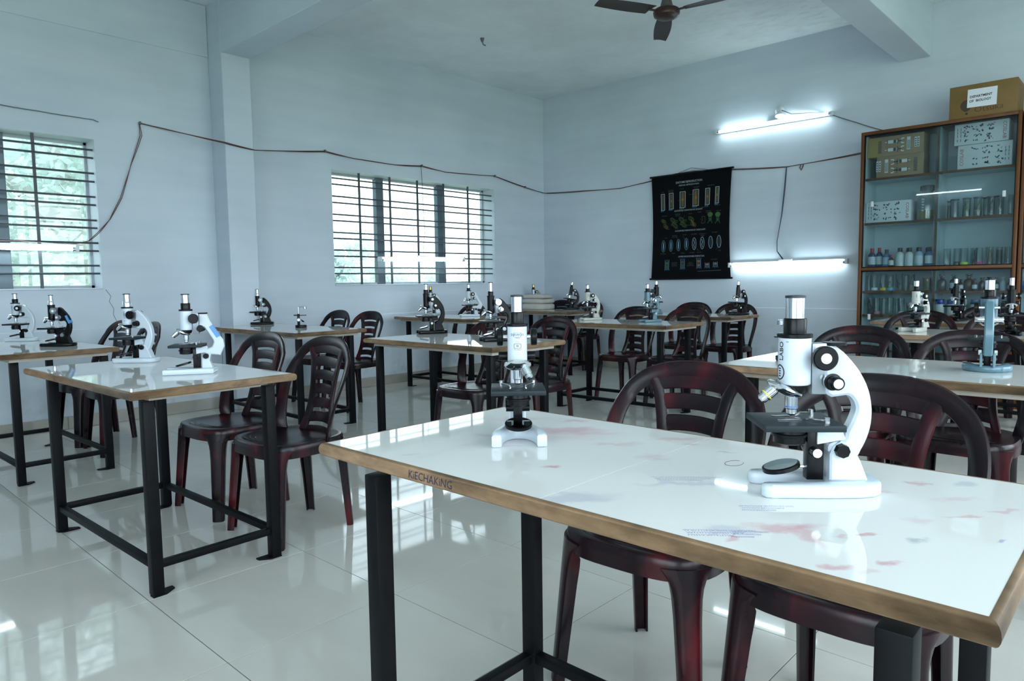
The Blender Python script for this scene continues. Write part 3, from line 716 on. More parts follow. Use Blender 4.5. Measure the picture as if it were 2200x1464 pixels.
# ------------------------------------------------------------------ microscopes
def rounded(pts, m=4):
    """closed Catmull-Rom through pts"""
    P = [Vector(p) for p in pts]; n = len(P); out = []
    for i in range(n):
        a, b, c, d = P[i-1], P[i], P[(i+1) % n], P[(i+2) % n]
        for k in range(m):
            u = k/m; v = 0.5*((2*b)+(c-a)*u+(2*a-5*b+4*c-d)*u*u+(3*b-a-3*c+d)*u**3); out.append((v.x, v.y))
    return out
def horseshoe(xh, xf, yo, yi, m=7):
    """yo, yi: lists of (s, halfwidth) from heel (s=0) to toes (s=1)"""
    def ev(tab, s):
        tab = sorted(tab)
        for (a, va), (b, vb) in zip(tab[:-1], tab[1:]):
            if s <= b: return va+(vb-va)*(s-a)/(b-a+1e-9)
        return tab[-1][1]
    X = lambda s: xh+(xf-xh)*s
    so = sorted(set([a for a, _ in yo]+[i/14 for i in range(15)])); si = sorted(set([a for a, _ in yi]), reverse=True)
    right = [(X(s), ev(yo, s)) for s in so]+[(X(s), ev(yi, s)) for s in si]
    left = [(x, -y) for x, y in reversed(right)]
    pts = right+left; out = []
    for p in pts:
        if not out or (Vector(p)-Vector(out[-1])).length > 1e-4: out.append(p)
    if (Vector(out[0])-Vector(out[-1])).length < 1e-4: out.pop()
    return out
BASES = {
    'flat': (lambda: horseshoe(-.134, .060, [(0, .0), (.008, .018), (.04, .033), (.10, .043), (.22, .050), (.5, .053), (.93, .053), (.975, .050), (1, .042)], [(1, .036), (.975, .029), (.93, .026), (.55, .025), (.49, .022), (.455, .012), (.445, 0)]), .021),
    'splayed': (lambda: horseshoe(-.085, .075, [(0, .0), (.01, .020), (.12, .030), (.3, .036), (.45, .043), (.6, .0515), (.75, .0565), (.9, .058), (1, .0575)], [(1, .0375), (.85, .0345), (.7, .029), (.6, .022), (.53, .012), (.51, 0)]), .027),
    'curl': (lambda: horseshoe(-.075, .05, [(0, .0), (.01, .022), (.12, .045), (.3, .064), (.5, .073), (.75, .074), (.92, .066), (1, .052)], [(1, .046), (.85, .042), (.6, .038), (.45, .03), (.36, .016), (.34, 0)]), .022),
    'rect': (lambda: [(-.10, -.045), (.085, -.05), (.085, -.022), (.0, -.018), (.0, .018), (.085, .022), (.085, .05), (-.10, .045)], .022),
}
ARM_C = [(-.046, .236), (-.066, .231), (-.086, .211), (-.101, .190), (-.1125, .165), (-.118, .137), (-.1175, .111), (-.112, .088), (-.103, .068), (-.094, .057), (-.056, .062), (-.055, .078), (-.076, .0845), (-.080, .098), (-.088, .115), (-.0935, .131), (-.0932, .141), (-.088, .151), (-.079, .157), (-.046, .160)]
ARM_A = [(-.048, .240), (-.074, .238), (-.086, .208), (-.108, .166), (-.132, .132), (-.138, .104), (-.122, .070), (-.062, .078), (-.066, .094), (-.094, .106), (-.100, .122), (-.098, .132), (-.078, .166), (-.066, .183), (-.048, .183)]
def microscope(name, label, x, y, face, st, group=None, z=.7525):
    """x,y: table position of the optical axis; face: heading (rad) of the stage side.  st: style dict"""
    g = dict(body=M_WHITE, arm=M_WHITE, base=M_WHITE, tube=M_WHITE, seg=20, basek='flat', shape='C', scale=1.0, tilt=0.0, turn=(180,), eye=M_CHROME,
             collar=M_MBLK, knob=M_MBLK, tr=.025, capk=True, fork=False, eyelen=.036, stage=M_STAGE, eyerim=M_INK, topcap=False, tape=False, rings=False, knobz=.219, arms=.0135)
    g.update(st); n = g['seg']
    t = thing(name, label, 'microscope', (x, y, z), face, group); t.scale = (g['scale'],)*3
    poly, bh = BASES[g['basek']]; poly = poly()
    MB().prism(poly, 0.0, bh, 'z', r=0.0035).build('base', g['base'], t, angle=50)
    # pillar or fork
    if g['fork']:
        mb = MB()
        for s in (-1, 1): mb.prism([(-.042, bh*.9), (-.046, .055), (-.054, .072), (-.07, .076), (-.082, .066), (-.084, bh*.9)], s*.0185-.004, s*.0185+.004, 'y', r=.001)
        mb.build('pillar', g['arm'], t)
    else:
        bx = -.113 if g['shape'] == 'C' else -.094
        MB().prism([(-.053, bh*.9), (-.053, .062), (-.058, .075), (-.070, .083), (-.088, .076), (bx+.012, .05), (bx, bh*.9)], -.0185, .0185, 'y', r=.003).build('pillar', g['arm'], t)
    arm = ARM_C if g['shape'] == 'C' else ARM_A
    ap = MB().prism(rounded(arm, 3) if g['shape'] == 'C' else arm, -g['arms'], g['arms'], 'y', r=.004).build('arm', g['arm'], t)
    if g['tape']:
        tx, ta = (-.1035, 31) if g['shape'] == 'A' else (-.1035, 24)
        Mt = Matrix.Translation((tx, 0, .165)) @ Matrix.Rotation(math.radians(ta), 4, 'Y'); w = g['arms']+.0006
        MB().box(-.0075, .006, -w, w, -.026, .026, M=Mt).build('blue_sticker', M_BLUETAPE, ap, smooth=False)
    if g['topcap']:
        MB().cyl((-.062, 0, .236), (-.062, 0, .241), .018, n=n).build('arm_cap', M_MBLK, ap)
    for s in (-1, 1):   # inclination screw
        MB().cyl((-.070, s*.018, .069), (-.070, s*.027, .069), .0118, .0108, 8).build('inclination_knob', g['knob'] if not g['fork'] else M_CHROME, t)
    # slide, tube, flange, collar, eyepiece
    MB().box(-.047, -.0245, -.0105, .0105, .158, .240, r=.0015).build('focus_slide', M_SLIDE, t)
    tr = g['tr']
    tb = MB().lathe([(tr-.0015, .1735), (tr, .175), (tr, .2485), (tr-.0015, .249)], n=n).build('body_tube', g['tube'], t)
    MB().lathe([(tr+.0012, .249), (tr+.002, .250), (tr+.002, .2545), (tr+.0005, .2555)], n=n).build('tube_flange', M_MBLK, t)
    er = .0145 if tr > .022 else .012
    MB().lathe([(er+.0028, .2555), (er+.0035, .2775), (er+.0022, .280)], n=n).build('collar', g['collar'], t)
    e = MB().lathe([(er, .280), (er, .280+g['eyelen']-.004)], n=n).build('eyepiece', g['eye'], t)
    zt = .280+g['eyelen']-.004
    MB().lathe([(er+.0012, zt), (er+.0012, zt+.004), (er-.004, zt+.0045), (er-.006, zt+.002)], n=n).build('eyepiece_rim', g['eyerim'], e)
    # revolving nosepiece
    ax = Vector((.41, 0, -.912)).normalized()
    MB().lathe([(.016, .160), (.020, .167), (.020, .1738)], n=n).build('nosepiece_mount', M_MBLK, t)
    c0 = Vector((.0135, 0, .1685))
    ns = MB().lathe([(.024, -.003), (.029, .0), (.0295, .003), (.027, .006), (.020, .010), (.010, .013)], c0, ax, n).build('nosepiece', M_CHROME, t)
    def objective(phi, L, r, ring=None):
        v = Vector((0, 0, -1)); R = Matrix.Rotation(phi, 3, ax); d = R @ v
        o = c0+ax*.006+(R @ (Vector((.0, 0, .158))-(c0+ax*.006)))*.78
        ob = MB().lathe([(r*1.12, -.004), (r*1.12, .004), (r, .005), (r, L*.68), (r*.84, L*.72), (r*.84, L*.92), (r*.5, L)], o, d, n).build('objective', M_CHROME, t)
        if ring: MB().lathe([(r*1.015, L*.58), (r*1.015, L*.63)], o, d, n, cap=False).build('colour_ring', ring, ob)
    objective(0, .036, .0100, mat('blue_ring', (0.05, 0.2, 0.7, 1), .4) if g['rings'] else None)
    for k, ph in enumerate(g['turn']): objective(math.radians(ph), .034, .0098, mat('yellow_ring', (0.75, 0.70, 0.05, 1), .4) if k == 0 and g['rings'] else None)
    R = Matrix.Rotation(math.radians(-95 if g['turn'][0] != -95 else 100), 3, ax)
    o = c0+ax*.008+(R @ (Vector((.0, 0, .158))-(c0+ax*.006)))*.78
    MB().lathe([(.009, 0), (.009, .003), (.0065, .003)], o, R @ Vector((0, 0, -1)), 14).build('brass_socket', M_BRASS, ns)
    # stage with clips
    sg = MB().box(-.062, .060, -.058, .058, .1065, .1165, r=.0012).build('stage', g['stage'], t)
    MB().lathe([(.013, .1164), (.013, .1170), (.009, .1170)], (0, 0, 0), n=n, cap=False).build('stage_ring', M_MBLK, sg)
    for s in (-1, 1):
        MB().tube([(-.040, s*.036, .1195), (-.020, s*.030, .121), (-.008, s*.018, .1188), (.022, s*.016, .1178), (.030, s*.017, .1185)], [.0022, .0018, .0016, .0016, .0012], 5).cyl((-.040, s*.036, .1165), (-.040, s*.036, .1255), .0042, n=10).build('stage_clip', M_CHROME if g['seg'] > 30 else M_SLIDE, sg)
    MB().prism([(-.034, .078), (-.034, .1065), (-.070, .1065), (-.078, .086)], -.014, .014, 'y').build('stage_bracket', g['arm'], t)
    # substage condenser, rack, mirror
    MB().lathe([(.019, .077), (.0245, .079), (.0245, .089), (.0275, .090), (.0275, .094), (.0245, .095), (.0235, .1065)], (.006, 0, 0), n=n).build('condenser', M_MBLK, t)
    MB().box(-.046, -.020, -.010, .010, bh*.9, .105, r=.001).build('substage_rack', M_MBLK, t)
    ck = MB()
    for s in (-1, 1): ck.cyl((-.030, s*.010, .066), (-.030, s*.026, .066), .0085, n=14)
    ck = ck.build('condenser_knob', g['knob'], t)
    if g['capk']:
        for s in (-1, 1): MB().lathe([(.0072, 0), (.0072, .001), (.005, .002)], (-.030, s*.026, .066), (0, s, 0), 14).build('knob_cap', M_CAP, ck)
    md = Vector((.25, 0, .97)).normalized(); mc = Vector((.018, 0, .038))
    mr = MB().lathe([(.026, -.004), (.0295, -.003), (.0295, .003), (.027, .004)], mc, md, n).build('mirror', M_MBLK, t)
    MB().lathe([(.0262, .0042), (.0, .0043)], mc, md, n, cap=False).build('mirror_glass', M_MIRROR, mr)
    MB().tube([(-.022, 0, .038), (-.010, 0, .038)], .0025, 6).build('mirror_pin', M_CHROME, mr)
    # focusing knobs
    kz = g['knobz']
    MB().cyl((-.034, -.038, kz), (-.034, .038, kz), .0052, n=12).build('focus_axle', M_CHROME if g['seg'] > 16 else M_SLIDE, t)
    for s in (-1, 1):
        c = MB().lathe([(.010, 0), (.0175, .001), (.019, .003), (.019, .012), (.0175, .014)], (-.034, s*.030, kz), (0, s, 0), n).build('coarse_knob', g['knob'], t)
        if g['capk']: MB().lathe([(.0082, 0), (.0082, .001), (.006, .0018)], (-.034, s*.044, kz), (0, s, 0), 16).build('knob_cap', M_CAP, c)
        c = MB().lathe([(.0135, 0), (.0135, .006), (.0105, .0065), (.0105, .026), (.0095, .0275)], (-.054, s*.0135, .179), (0, s, 0), n).build('fine_knob', M_CHROME if g['fork'] else g['knob'], t)
        MB().lathe([(.0136, 0), (.0136, .005)], (-.054, s*.0136, .179), (0, s, 0), n, cap=False).build('knob_collar', M_CHROME, c)
        if g['capk']: MB().lathe([(.0075, 0), (.0075, .001), (.0055, .0018)], (-.054, s*.041, .179), (0, s, 0), 16).build('knob_cap', M_CAP, c)
    if g['tilt']:
        # lean everything above the inclination joint backwards
        Mx = Matrix.Translation((-.0765, 0, .06)) @ Matrix.Rotation(g['tilt'], 4, 'Y') @ Matrix.Translation((.0765, 0, -.06))
        for ch in t.children:
            if ch.name.split('.')[0] in ('base', 'pillar', 'inclination_knob'): continue
            ch.matrix_local = Mx @ ch.matrix_local
    return t, tb
def wrap_print(parent, items, tr, a0, m, name='print'):
    """lettering bent round a body tube: items = (text, height z, size, angle offset, vertical?)"""
    mb = MB()
    for s, zz, size, da, vert, wt in items:
        vs, fs = text_geo(s, size, 'CENTER', wt); r = tr+.0003; out = []
        for v in vs:
            x, yv = (v.x, v.y) if not vert else (-v.y*(1 if vert > 0 else -1), v.x*(1 if vert > 0 else -1))
            a = a0+da+x/r; out.append((r*math.cos(a), r*math.sin(a), zz+yv))
        mb.add(out, fs)
    return mb
def ring_on_tube(mb, tr, a0, zc, w, h, n=28, th=.0005, octo=False):
    r = tr+.0003
    for i in range(n):
        for (e0, e1) in ((1.0, 1.0),):
            p = []
            for k in (i, i+1):
                a = 2*PI*k/n
                u, v = math.cos(a), math.sin(a)
                if octo: u = math.copysign(abs(u)**.35, u); v = math.copysign(abs(v)**.35, v)
                p.append((u, v))
            q = [(p[0][0]*w, p[0][1]*h), (p[1][0]*w, p[1][1]*h), (p[1][0]*(w-th), p[1][1]*(h-th)), (p[0][0]*(w-th), p[0][1]*(h-th))]
            mb.add([(r*math.cos(a0+x/r), r*math.sin(a0+x/r), zc+y) for x, y in q], [(0, 1, 2, 3)])
FA = math.radians(129); FB = math.radians(224)
tA, tbA = microscope('microscope', 'large white microscope on the nearest table at right, stage facing left', 1.129, .433, FA, dict(seg=48, turn=(180,), basek='flat', rings=True, topcap=True))
mb = wrap_print(tbA, [('LABO', .228, .012, 0, 1, .02), ('TM', .243, .003, .42, 0, 0)], .025, math.radians(22), M_INK)
ring_on_tube(mb, .025, math.radians(14), .194, .0105, .0125, th=.0022)
for k in range(4): mb.add(*(lambda a, zz: ([(.0253*math.cos(a+d), .0253*math.sin(a+d), zz+h) for d, h in ((-.1, -.001), (.1, -.001), (.1, .001), (-.1, .001))], [(0, 1, 2, 3)]))(math.radians(14), .188+k*.004))
mb.build('print', M_INK, tbA, smooth=False)
tB, tbB = microscope('microscope', 'white microscope at the far left corner of the nearest table, facing the viewer', 1.112, 1.022, FB, dict(seg=48, turn=(102,), basek='splayed', tr=.0212, capk=False, knobz=.223, eyelen=.036))
mb = wrap_print(tbB, [('SUSWOX', .2315, .0072, 0, 0, 0.0), ('OPTIK', .2245, .0038, 0, 0, -.005), ('IS 5204', .216, .0026, 0, 0, -.005), ('CM/L 8768187', .1995, .0028, 0, 0, -.005), ('ISI', .2075, .0056, 0, 0, .02)], .0212, 0, M_INK)
ring_on_tube(mb, .0212, 0, .2315, .0088, .0052, octo=True)
ring_on_tube(mb, .0212, 0, .2075, .0082, .0052, octo=True, th=.0008)
mb.build('print', M_INK, tbB, smooth=False)
WH, BK = dict(), dict(body=M_MBLK, arm=M_MBLK, base=M_MBLK, tube=M_MBLK, stage=M_MBLK, seg=24)
def pr_small(tb, tr, ang):
    mb = wrap_print(tb, [('LABO', .222, .010, 0, -1, .02), ('OPTIK', .205, .005, .1, 0, 0), ('INDIA', .192, .005, .1, 0, 0)], tr, ang, M_INK); mb.build('print', M_INK, tb, smooth=False)
d_l = math.radians(137)
tt, tb = microscope('microscope', 'white angular microscope with blue sticker at the right of the left table', 1.150, 2.835, math.radians(146), dict(seg=32, basek='rect', shape='A', tape=True, topcap=True, tr=.0235, capk=False))
tt, tb = microscope('microscope', 'white horseshoe microscope at the back of the left table', 1.160, 3.510, math.radians(130), dict(seg=28, tr=.0235, capk=False, collar=M_CHROME)); pr_small(tb, .0235, math.radians(85))
tt, tb = microscope('microscope', 'white microscope under the left window at the frame edge', 1.165, 5.600, d_l, dict(seg=24)); pr_small(tb, .025, math.radians(65))
microscope('microscope', 'black microscope with blue sticker on the leftmost table', 1.195, 4.885, math.radians(133), dict(BK, tape=True, tr=.020, scale=.97, collar=M_CHROME, knob=M_SLIDE))
microscope('microscope', 'black microscope below the pillar, beside a small dissecting microscope', 3.065, 5.985, math.radians(140), dict(BK, tr=.018, knob=M_SLIDE, collar=M_CHROME, scale=1.0))
microscope('microscope', 'black microscope on the middle table overlapping a grey one behind', 3.140, 3.735, math.radians(150), dict(BK, tr=.018, scale=1.08, knob=M_MBLK))
microscope('microscope', 'black microscope with silver knobs just left of the front white microscope', 2.935, 2.905, math.radians(150), dict(BK, tr=.0195, scale=1.05, knob=M_CHROME, eyelen=.050, eyerim=M_MBLK))
microscope('microscope', 'grey metal microscope behind the black one under the back window', 5.055, 5.935, math.radians(150), dict(body=M_SILV, arm=M_SILV, base=M_SILV, tube=M_SILV, stage=M_SILV, eye=M_BRASS, seg=16, scale=.99))
microscope('microscope', 'white microscope in front of a chair below the right of the back window', 5.03, 5.300, math.radians(150), dict(seg=16, basek='rect', shape='A', scale=1.05))
microscope('microscope', 'grey green microscope with brass eyepiece on the farthest corner table', 6.93, 6.07, math.radians(150), dict(body=M_GREY, arm=M_GREY, base=M_GREY, tube=M_SILV, eye=M_BRASS, seg=14, scale=1.0))
microscope('microscope', 'black microscope leaning back on the farthest corner table before a chair', 6.93, 5.48, math.radians(150), dict(BK, seg=14, tr=.018, scale=1.05, tilt=math.radians(-10)))
tt, tb = microscope('microscope', 'cream microscope on the table under the left edge of the black chart', 5.055, 3.785, math.radians(150), dict(body=M_CREAM, arm=M_CREAM, base=M_CREAM, tube=M_CREAM, seg=18)); pr_small(tb, .025, math.radians(80))
microscope('microscope', 'teal microscope on the table below the left corner of the black chart', 5.055, 3.165, math.radians(160), dict(body=M_TEAL, arm=M_TEAL, base=M_TEAL, tube=M_TEAL, seg=18, fork=True, capk=False))
microscope('microscope', 'dark teal microscope on the far table, right behind the other teal one', 6.40, 3.90, math.radians(-55), dict(body=M_TEAL, arm=M_TEAL, base=M_TEAL, tube=M_MBLK, seg=16, scale=1.08, capk=False))
microscope('microscope', 'thin black microscope at the end of the far table under the chart', 6.45, 3.04, math.radians(155), dict(BK, seg=16, tr=.017, scale=1.02, tilt=math.radians(-5)))
microscope('microscope', 'teal microscope seen from behind on the right-hand table', 3.04, .468, math.radians(10), dict(body=M_TEAL, arm=M_TEAL, base=M_TEAL, tube=M_TEAL, seg=32, basek='curl', fork=True, knob=M_MBLK, capk=False, scale=1.05, turn=(180,)))
tt, tb = microscope('microscope', 'cream white microscope before the cabinet with open toes toward the viewer', 4.96, 1.15, math.radians(158), dict(body=M_CREAM, arm=M_CREAM, base=M_CREAM, tube=M_CREAM, seg=20, basek='splayed', scale=1.02, tr=.0235)); pr_small(tb, .0235, math.radians(40))
microscope('microscope', 'black microscope in front of the blue lidded jars of the cabinet', 6.30, 1.19, math.radians(165), dict(BK, seg=16, tr=.019, scale=1.04))
microscope('microscope', 'black microscope at the right frame edge beside the teal one', 4.94, .655, math.radians(192), dict(BK, seg=20, tr=.021, scale=1.03, eyelen=.045))

def dissecting(label, x, y, face):
    t = thing('dissecting_microscope', label, 'microscope', (x, y, .7525), face, 'small dissecting microscopes')
    MB().lathe([(.042, 0), (.046, .004), (.046, .018), (.042, .022), (.02, .023)], n=28).build('base', M_MBLK, t)
    MB().box(-.028, -.006, -.012, .012, .022, .112, r=.003).build('pillar', M_MBLK, t)
    MB().box(-.035, .045, -.028, .028, .098, .103, r=.001).build('stage', M_MBLK, t)
    for s in (-1, 1): MB().cyl((-.017, s*.012, .065), (-.017, s*.038, .065), .012, n=14).build('focus_knob', M_CHROME, t)
    MB().cyl((-.017, 0, .11), (-.017, 0, .168), .0065, n=12).build('rack_rod', M_CHROME, t)
    a = MB().tube([(-.017, 0, .168), (.03, 0, .168)], .0045, 8).build('lens_arm', M_CHROME, t)
    MB().lathe([(.012, .150), (.014, .152), (.014, .170), (.011, .173)], (.034, 0, 0), n=18).build('lens', M_CHROME, a)
    md = Vector((.5, .4, .7)).normalized()
    m = MB().lathe([(.016, -.002), (.018, 0), (.016, .002)], (.012, 0, .055), md, 18).build('mirror', M_CHROME, t)
    MB().box(-.055, -.03, -.05, .05, .099, .106, r=.003).build('hand_rest', M_MBLK, t)
    return t
dissecting('small black dissecting microscope beside the black microscope below the pillar', 3.02, 5.18, math.radians(-30))
dissecting('small black dissecting microscope half hidden behind the nearest microscope tube', 2.93, 1.155, math.radians(150))

# ------------------------------------------------------------------ tube lights
def tube_light(name, label, p, d, nrm, L=1.22, below=False, spread=0.0):
    """p centre, d unit direction, nrm outward from the wall"""
    p, d, nrm = Vector(p), Vector(d).normalized(), Vector(nrm)
    t = thing(name, label, 'light', p); upv = Vector((0, 0, 1))
    M = Matrix((d, nrm, upv)).transposed().to_4x4()
    h = L/2
    MB().box(-h, h, -.036, -.008, -.0, .03, r=.003, M=M).build('batten', M_FIX, t)
    zc = -.006 if below else .014
    MB().cyl(M @ Vector((-h+.028, .012, zc)), M @ Vector((h-.028, .012, zc)), .0135, n=14).build('tube', M_TUBE, t)
    for s in (-1, 1):
        e = MB().box(s*h-.012, s*h+.012, -.03, .028, zc-.017, max(zc+.017, .03), r=.003, M=M).build('lamp_holder', M_FIX, t)
        MB().cyl(M @ Vector((s*(h-.012), .012, zc)), M @ Vector((s*(h-.032), .012, zc)), .0142, n=12).build('end_cap', M_CHROME, e)
    MB().box(-.07, .07, -.034, .006, .018, .046, r=.004, M=M).build('choke_box', M_FIX, t)
    return t
tube_light('tube_light', 'upper lit tube light on the right wall above the black chart', (XW-.037, 3.10, 2.700), (0, -1, 0), (-1, 0, 0))
tube_light('tube_light', 'lower lit tube light on the right wall beside the glass cabinet', (XW-.037, 2.928, 1.255), (0, -1, 0.005), (-1, 0, 0), below=True)
tube_light('tube_light', 'lit tube light hanging in front of the back window', (5.203, YW-.04, 1.372), (1, 0, 0.012), (0, -1, 0), below=True)
tube_light('tube_light', 'lit tube light hanging in front of the left window', (1.105, YW-.04, 1.405), (1, 0, 0), (0, -1, 0), below=True)
tube_light('tube_light', 'lit tube light on the left wall, mirrored in the cabinet glass', (XL+.037, 3.35, 2.80), (0, 1, 0), (1, 0, 0))
t = thing('ceiling_rose', 'shiny wrapped wire junction above the upper tube light', 'fitting', (XW-.001, 3.027, 2.836))
MB().lathe([(.048, 0), (.045, .012), (.030, .022), (.022, .035)], (0, 0, 0), (-1, 0, 0), 18).build('rose', M_FIX, t)
MB().lathe([(.03, .0), (.045, .02), (.05, .045), (.02, .06)], (-.01, -.01, -.02), (-.35, -.1, -1), 14).build('plastic_wrap', mat('clear_wrap', (0.75, 0.8, 0.82, 1), 0.15), t)

# ------------------------------------------------------------------ wires
def sag(pts, m=4, k=0.0):
    P = [Vector(p) for p in pts]; out = []
    for a, b in zip(P[:-1], P[1:]):
        L = (b-a).length
        for i in range(m): 
            u = i/m; q = a.lerp(b, u); q.z -= k*L*4*u*(1-u); out.append(q)
    return out+[P[-1]]
w1 = [(2.240, 6.235, 2.444), (2.493, 6.20, 2.410), (2.826, 5.985, 2.333), (3.10, 5.982, 2.300), (3.468, 6.20, 2.369), (3.976, 6.236, 2.436), (4.305, 6.235, 2.403), (4.845, 6.235, 2.397), (5.227, 6.236, 2.429), (5.591, 6.235, 2.394), (6.410, 6.236, 2.433), (6.977, 6.235, 2.346), (7.335, 6.225, 2.297), (7.352, 6.188, 2.294), (7.354, 5.576, 2.265), (7.354, 5.002, 2.237), (7.354, 4.545, 2.284), (7.35, 4.228, 2.328), (7.35, 4.02, 2.335), (7.354, 3.527, 2.299), (7.354, 2.931, 2.253), (7.354, 2.789, 2.259), (7.355, 2.218, 2.299), (7.356, 2.118, 2.304)]
pw = sag(w1, 4, .004); rn = random.Random(3)
t = thing('mains_wire', 'red brown twin wire strung along the back and right walls', 'wire')
MB().tube(pw, .0045, 5).build('strand', M_WIRE, t)
MB().tube([p+Vector((.002*math.sin(i*.9), -.005, .006*math.sin(i*.55)-.004)) for i, p in enumerate(pw)], .0035, 5).build('strand', M_WIRE, t)
mb = MB()
for q in (0, 5, 8, 10, 11): mb.box(w1[q][0]-.007, w1[q][0]+.007, YW-.03, YW, w1[q][2]-.012, w1[q][2]+.012, r=.002)
mb.build('wall_clip', M_WIREG, t)
MB().tube([(7.352, 2.789, 2.262), (7.345, 2.80, 2.225), (7.345, 2.785, 2.20), (7.345, 2.77, 2.235), (7.35, 2.765, 2.26)], .006, 5).build('wire_knot', M_WIRE, t)
def wire(label, pts, m, r=.0035, twin=False):
    P = sag(pts, 3, .01)
    if not twin: return tag(MB().tube(P, r, 5).build('wire', m), label, 'wire')
    t = thing('wire', label, 'wire'); MB().tube(P, r, 5).build('strand', m, t)
    MB().tube([p+Vector((.012*math.sin(i*.5), -.004, 0)) for i, p in enumerate(P)], r*.9, 5).build('strand', m, t); return t
wire('thin twin wire dropping from the wall nail to the left window tube', [(2.233, 6.232, 2.440), (2.235, 6.232, 2.343), (2.155, 6.232, 2.109), (2.069, 6.232, 1.823), (1.974, 6.23, 1.650), (1.878, 6.22, 1.542), (1.798, 6.205, 1.467), (1.70, 6.20, 1.440), (1.52, 6.195, 1.445), (1.338, 6.195, 1.455), (1.10, 6.195, 1.452)], M_WIRE, .0032, True)
wire('thin grey wire nailed above the left window', [(0.6, 6.232, 2.44), (1.291, 6.232, 2.428), (1.520, 6.232, 2.423), (1.764, 6.232, 2.418), (1.893, 6.232, 2.417), (1.932, 6.235, 2.405)], M_WIREG, .0035)
wire('thin red cord hanging the tube in front of the back window', [(5.210, 6.228, 2.425), (5.217, 6.222, 2.208), (5.220, 6.218, 1.886), (5.235, 6.216, 1.70), (5.205, 6.215, 1.519), (5.205, 6.214, 1.420)], M_WIRE, .003)
wire('blue black twin wire dropping to the lower wall tube light', [(7.352, 2.941, 2.254), (7.352, 2.957, 2.056), (7.352, 2.981, 1.772), (7.352, 3.025, 1.485), (7.352, 3.023, 1.388), (7.345, 2.962, 1.302)], M_WIREB, .004, True)
wire('grey wire from the upper tube light to the cabinet top', [(7.345, 2.49, 2.700), (7.355, 2.263, 2.590), (7.355, 2.096, 2.510), (7.35, 1.95, 2.45), (7.345, 1.90, 2.425)], M_WIREG, .005)
wire('grey wire from the junction down to the upper tube', [(7.33, 2.99, 2.831), (7.34, 2.893, 2.778), (7.345, 2.706, 2.760), (7.345, 2.58, 2.735)], M_WIREG, .005)

# ------------------------------------------------------------------ black diatom chart
CX = XW-.03
t = thing('wall_chart', 'black hanging chart of diatom reproduction with white lettering', 'chart', (CX, 4.54, 2.315))
def cp(u, v, off=0.0):        # chart metres (right, down) -> local; sides pull in a little half way down
    w = .022*math.sin(PI*min(1, max(0, v/1.2)))
    uu = u + w*(1-2*u)
    return Vector((-.004-off-.006*math.cos((u-.5)*PI)*0, -uu, -v))
rows = [[cp(i/12*1.01, j/14*1.2) for i in range(13)] for j in range(15)]
MB().shell(rows, -.0015).build('chart_sheet', mat('black_chart_cloth', (0.0035, 0.0045, 0.0055, 1), 0.7, spec=0.08), t)
for v in (0.0, 1.2):
    MB().cyl((-.004, .02, -v), (-.004, -1.03, -v), .011, n=10).build('chart_rod', M_MBLK, t)
MB().tube([(-.004, -.27, -.005), (-.003, -.52, .055), (-.004, -.80, -.005)], .003, 5).build('hanging_cord', M_WIREG, t)
C_W, C_B, C_Y, C_O, C_G = mat('chart_white', (0.36, 0.42, 0.46, 1), .6), mat('chart_blue', (0.10, 0.24, 0.40, 1), .6), mat('chart_yellow', (0.06, 0.058, 0.02, 1), .6), mat('chart_orange', (0.26, 0.11, 0.02, 1), .6), mat('chart_green', (0.035, 0.11, 0.03, 1), .6)
C_D = mat('chart_faint_text', (0.09, 0.11, 0.125, 1), .6)
mbW, mbB, mbY, mbO, mbG, mbD = MB(), MB(), MB(), MB(), MB(), MB()
CM = [C_W, C_B, C_Y, C_O, C_G, C_D]
def flush(name):
    """everything drawn since the last flush becomes one multi-coloured flat part of the chart"""
    me = bpy.data.meshes.new(name); vs = []; fs = []; mi = []
    for k, mb in enumerate((mbW, mbB, mbY, mbO, mbG, mbD)):
        o_ = len(vs); vs += mb.v; fs += [tuple(i+o_ for i in f) for f in mb.f]; mi += [k]*len(mb.f); mb.v = []; mb.f = []
    me.from_pydata(vs, [], fs)
    for m_ in CM: me.materials.append(m_)
    me.polygons.foreach_set('material_index', mi); me.update()
    return link_part(name, me, t)
OFF = .0022
def ctext(mb, s, u, v, size, w=0.0, sx=1.0):
    vs, fs = text_geo(s, size, 'CENTER', w); mb.add([cp(u+q.x*sx, v-q.y, OFF) for q in vs], fs)
def cpoly(mb, pts, o=0.0): mb.add([cp(u, v, OFF+o) for u, v in pts], [tuple(range(len(pts)))])
def cline(mb, pts, w, closed=False, o=0.0002):
    n = len(pts)
    for i in range(n if closed else n-1):
        a, b = Vector(pts[i]), Vector(pts[(i+1) % n]); d = (b-a)
        if d.length < 1e-6: continue
        d.normalize(); q = Vector((-d.y, d.x))*w/2; e = d*w*.4
        mb.add([cp(*(a-e+q), OFF+o), cp(*(b+e+q), OFF+o), cp(*(b+e-q), OFF+o), cp(*(a-e-q), OFF+o)], [(0, 1, 2, 3)])
def ell(u, v, a, b, n=20, rot=0.0): return [(u+a*math.cos(k*2*PI/n)*math.cos(rot)-b*math.sin(k*2*PI/n)*math.sin(rot), v+a*math.cos(k*2*PI/n)*math.sin(rot)+b*math.sin(k*2*PI/n)*math.cos(rot)) for k in range(n)]
ctext(mbW, 'DIATOMS REPRODUCTION', .492, .095, .032, .01, .86); flush('heading')
ctext(mbW, 'ASEXUAL REPRODUCTION', .492, .130, .025, 0, .86); flush('heading')
ctext(mbW, 'AUXOSPORE FORMATION BY ISOGAMY', .486, .417, .026, 0, .80); flush('heading')
ctext(mbW, 'AUXOSPORE FORMATION BY ANISOGAMY', .512, .648, .026, 0, .80); flush('heading')
ctext(mbW, 'SPORES MICROSPORES FORMATION', .528, .946, .026, 0, .80); flush('heading')
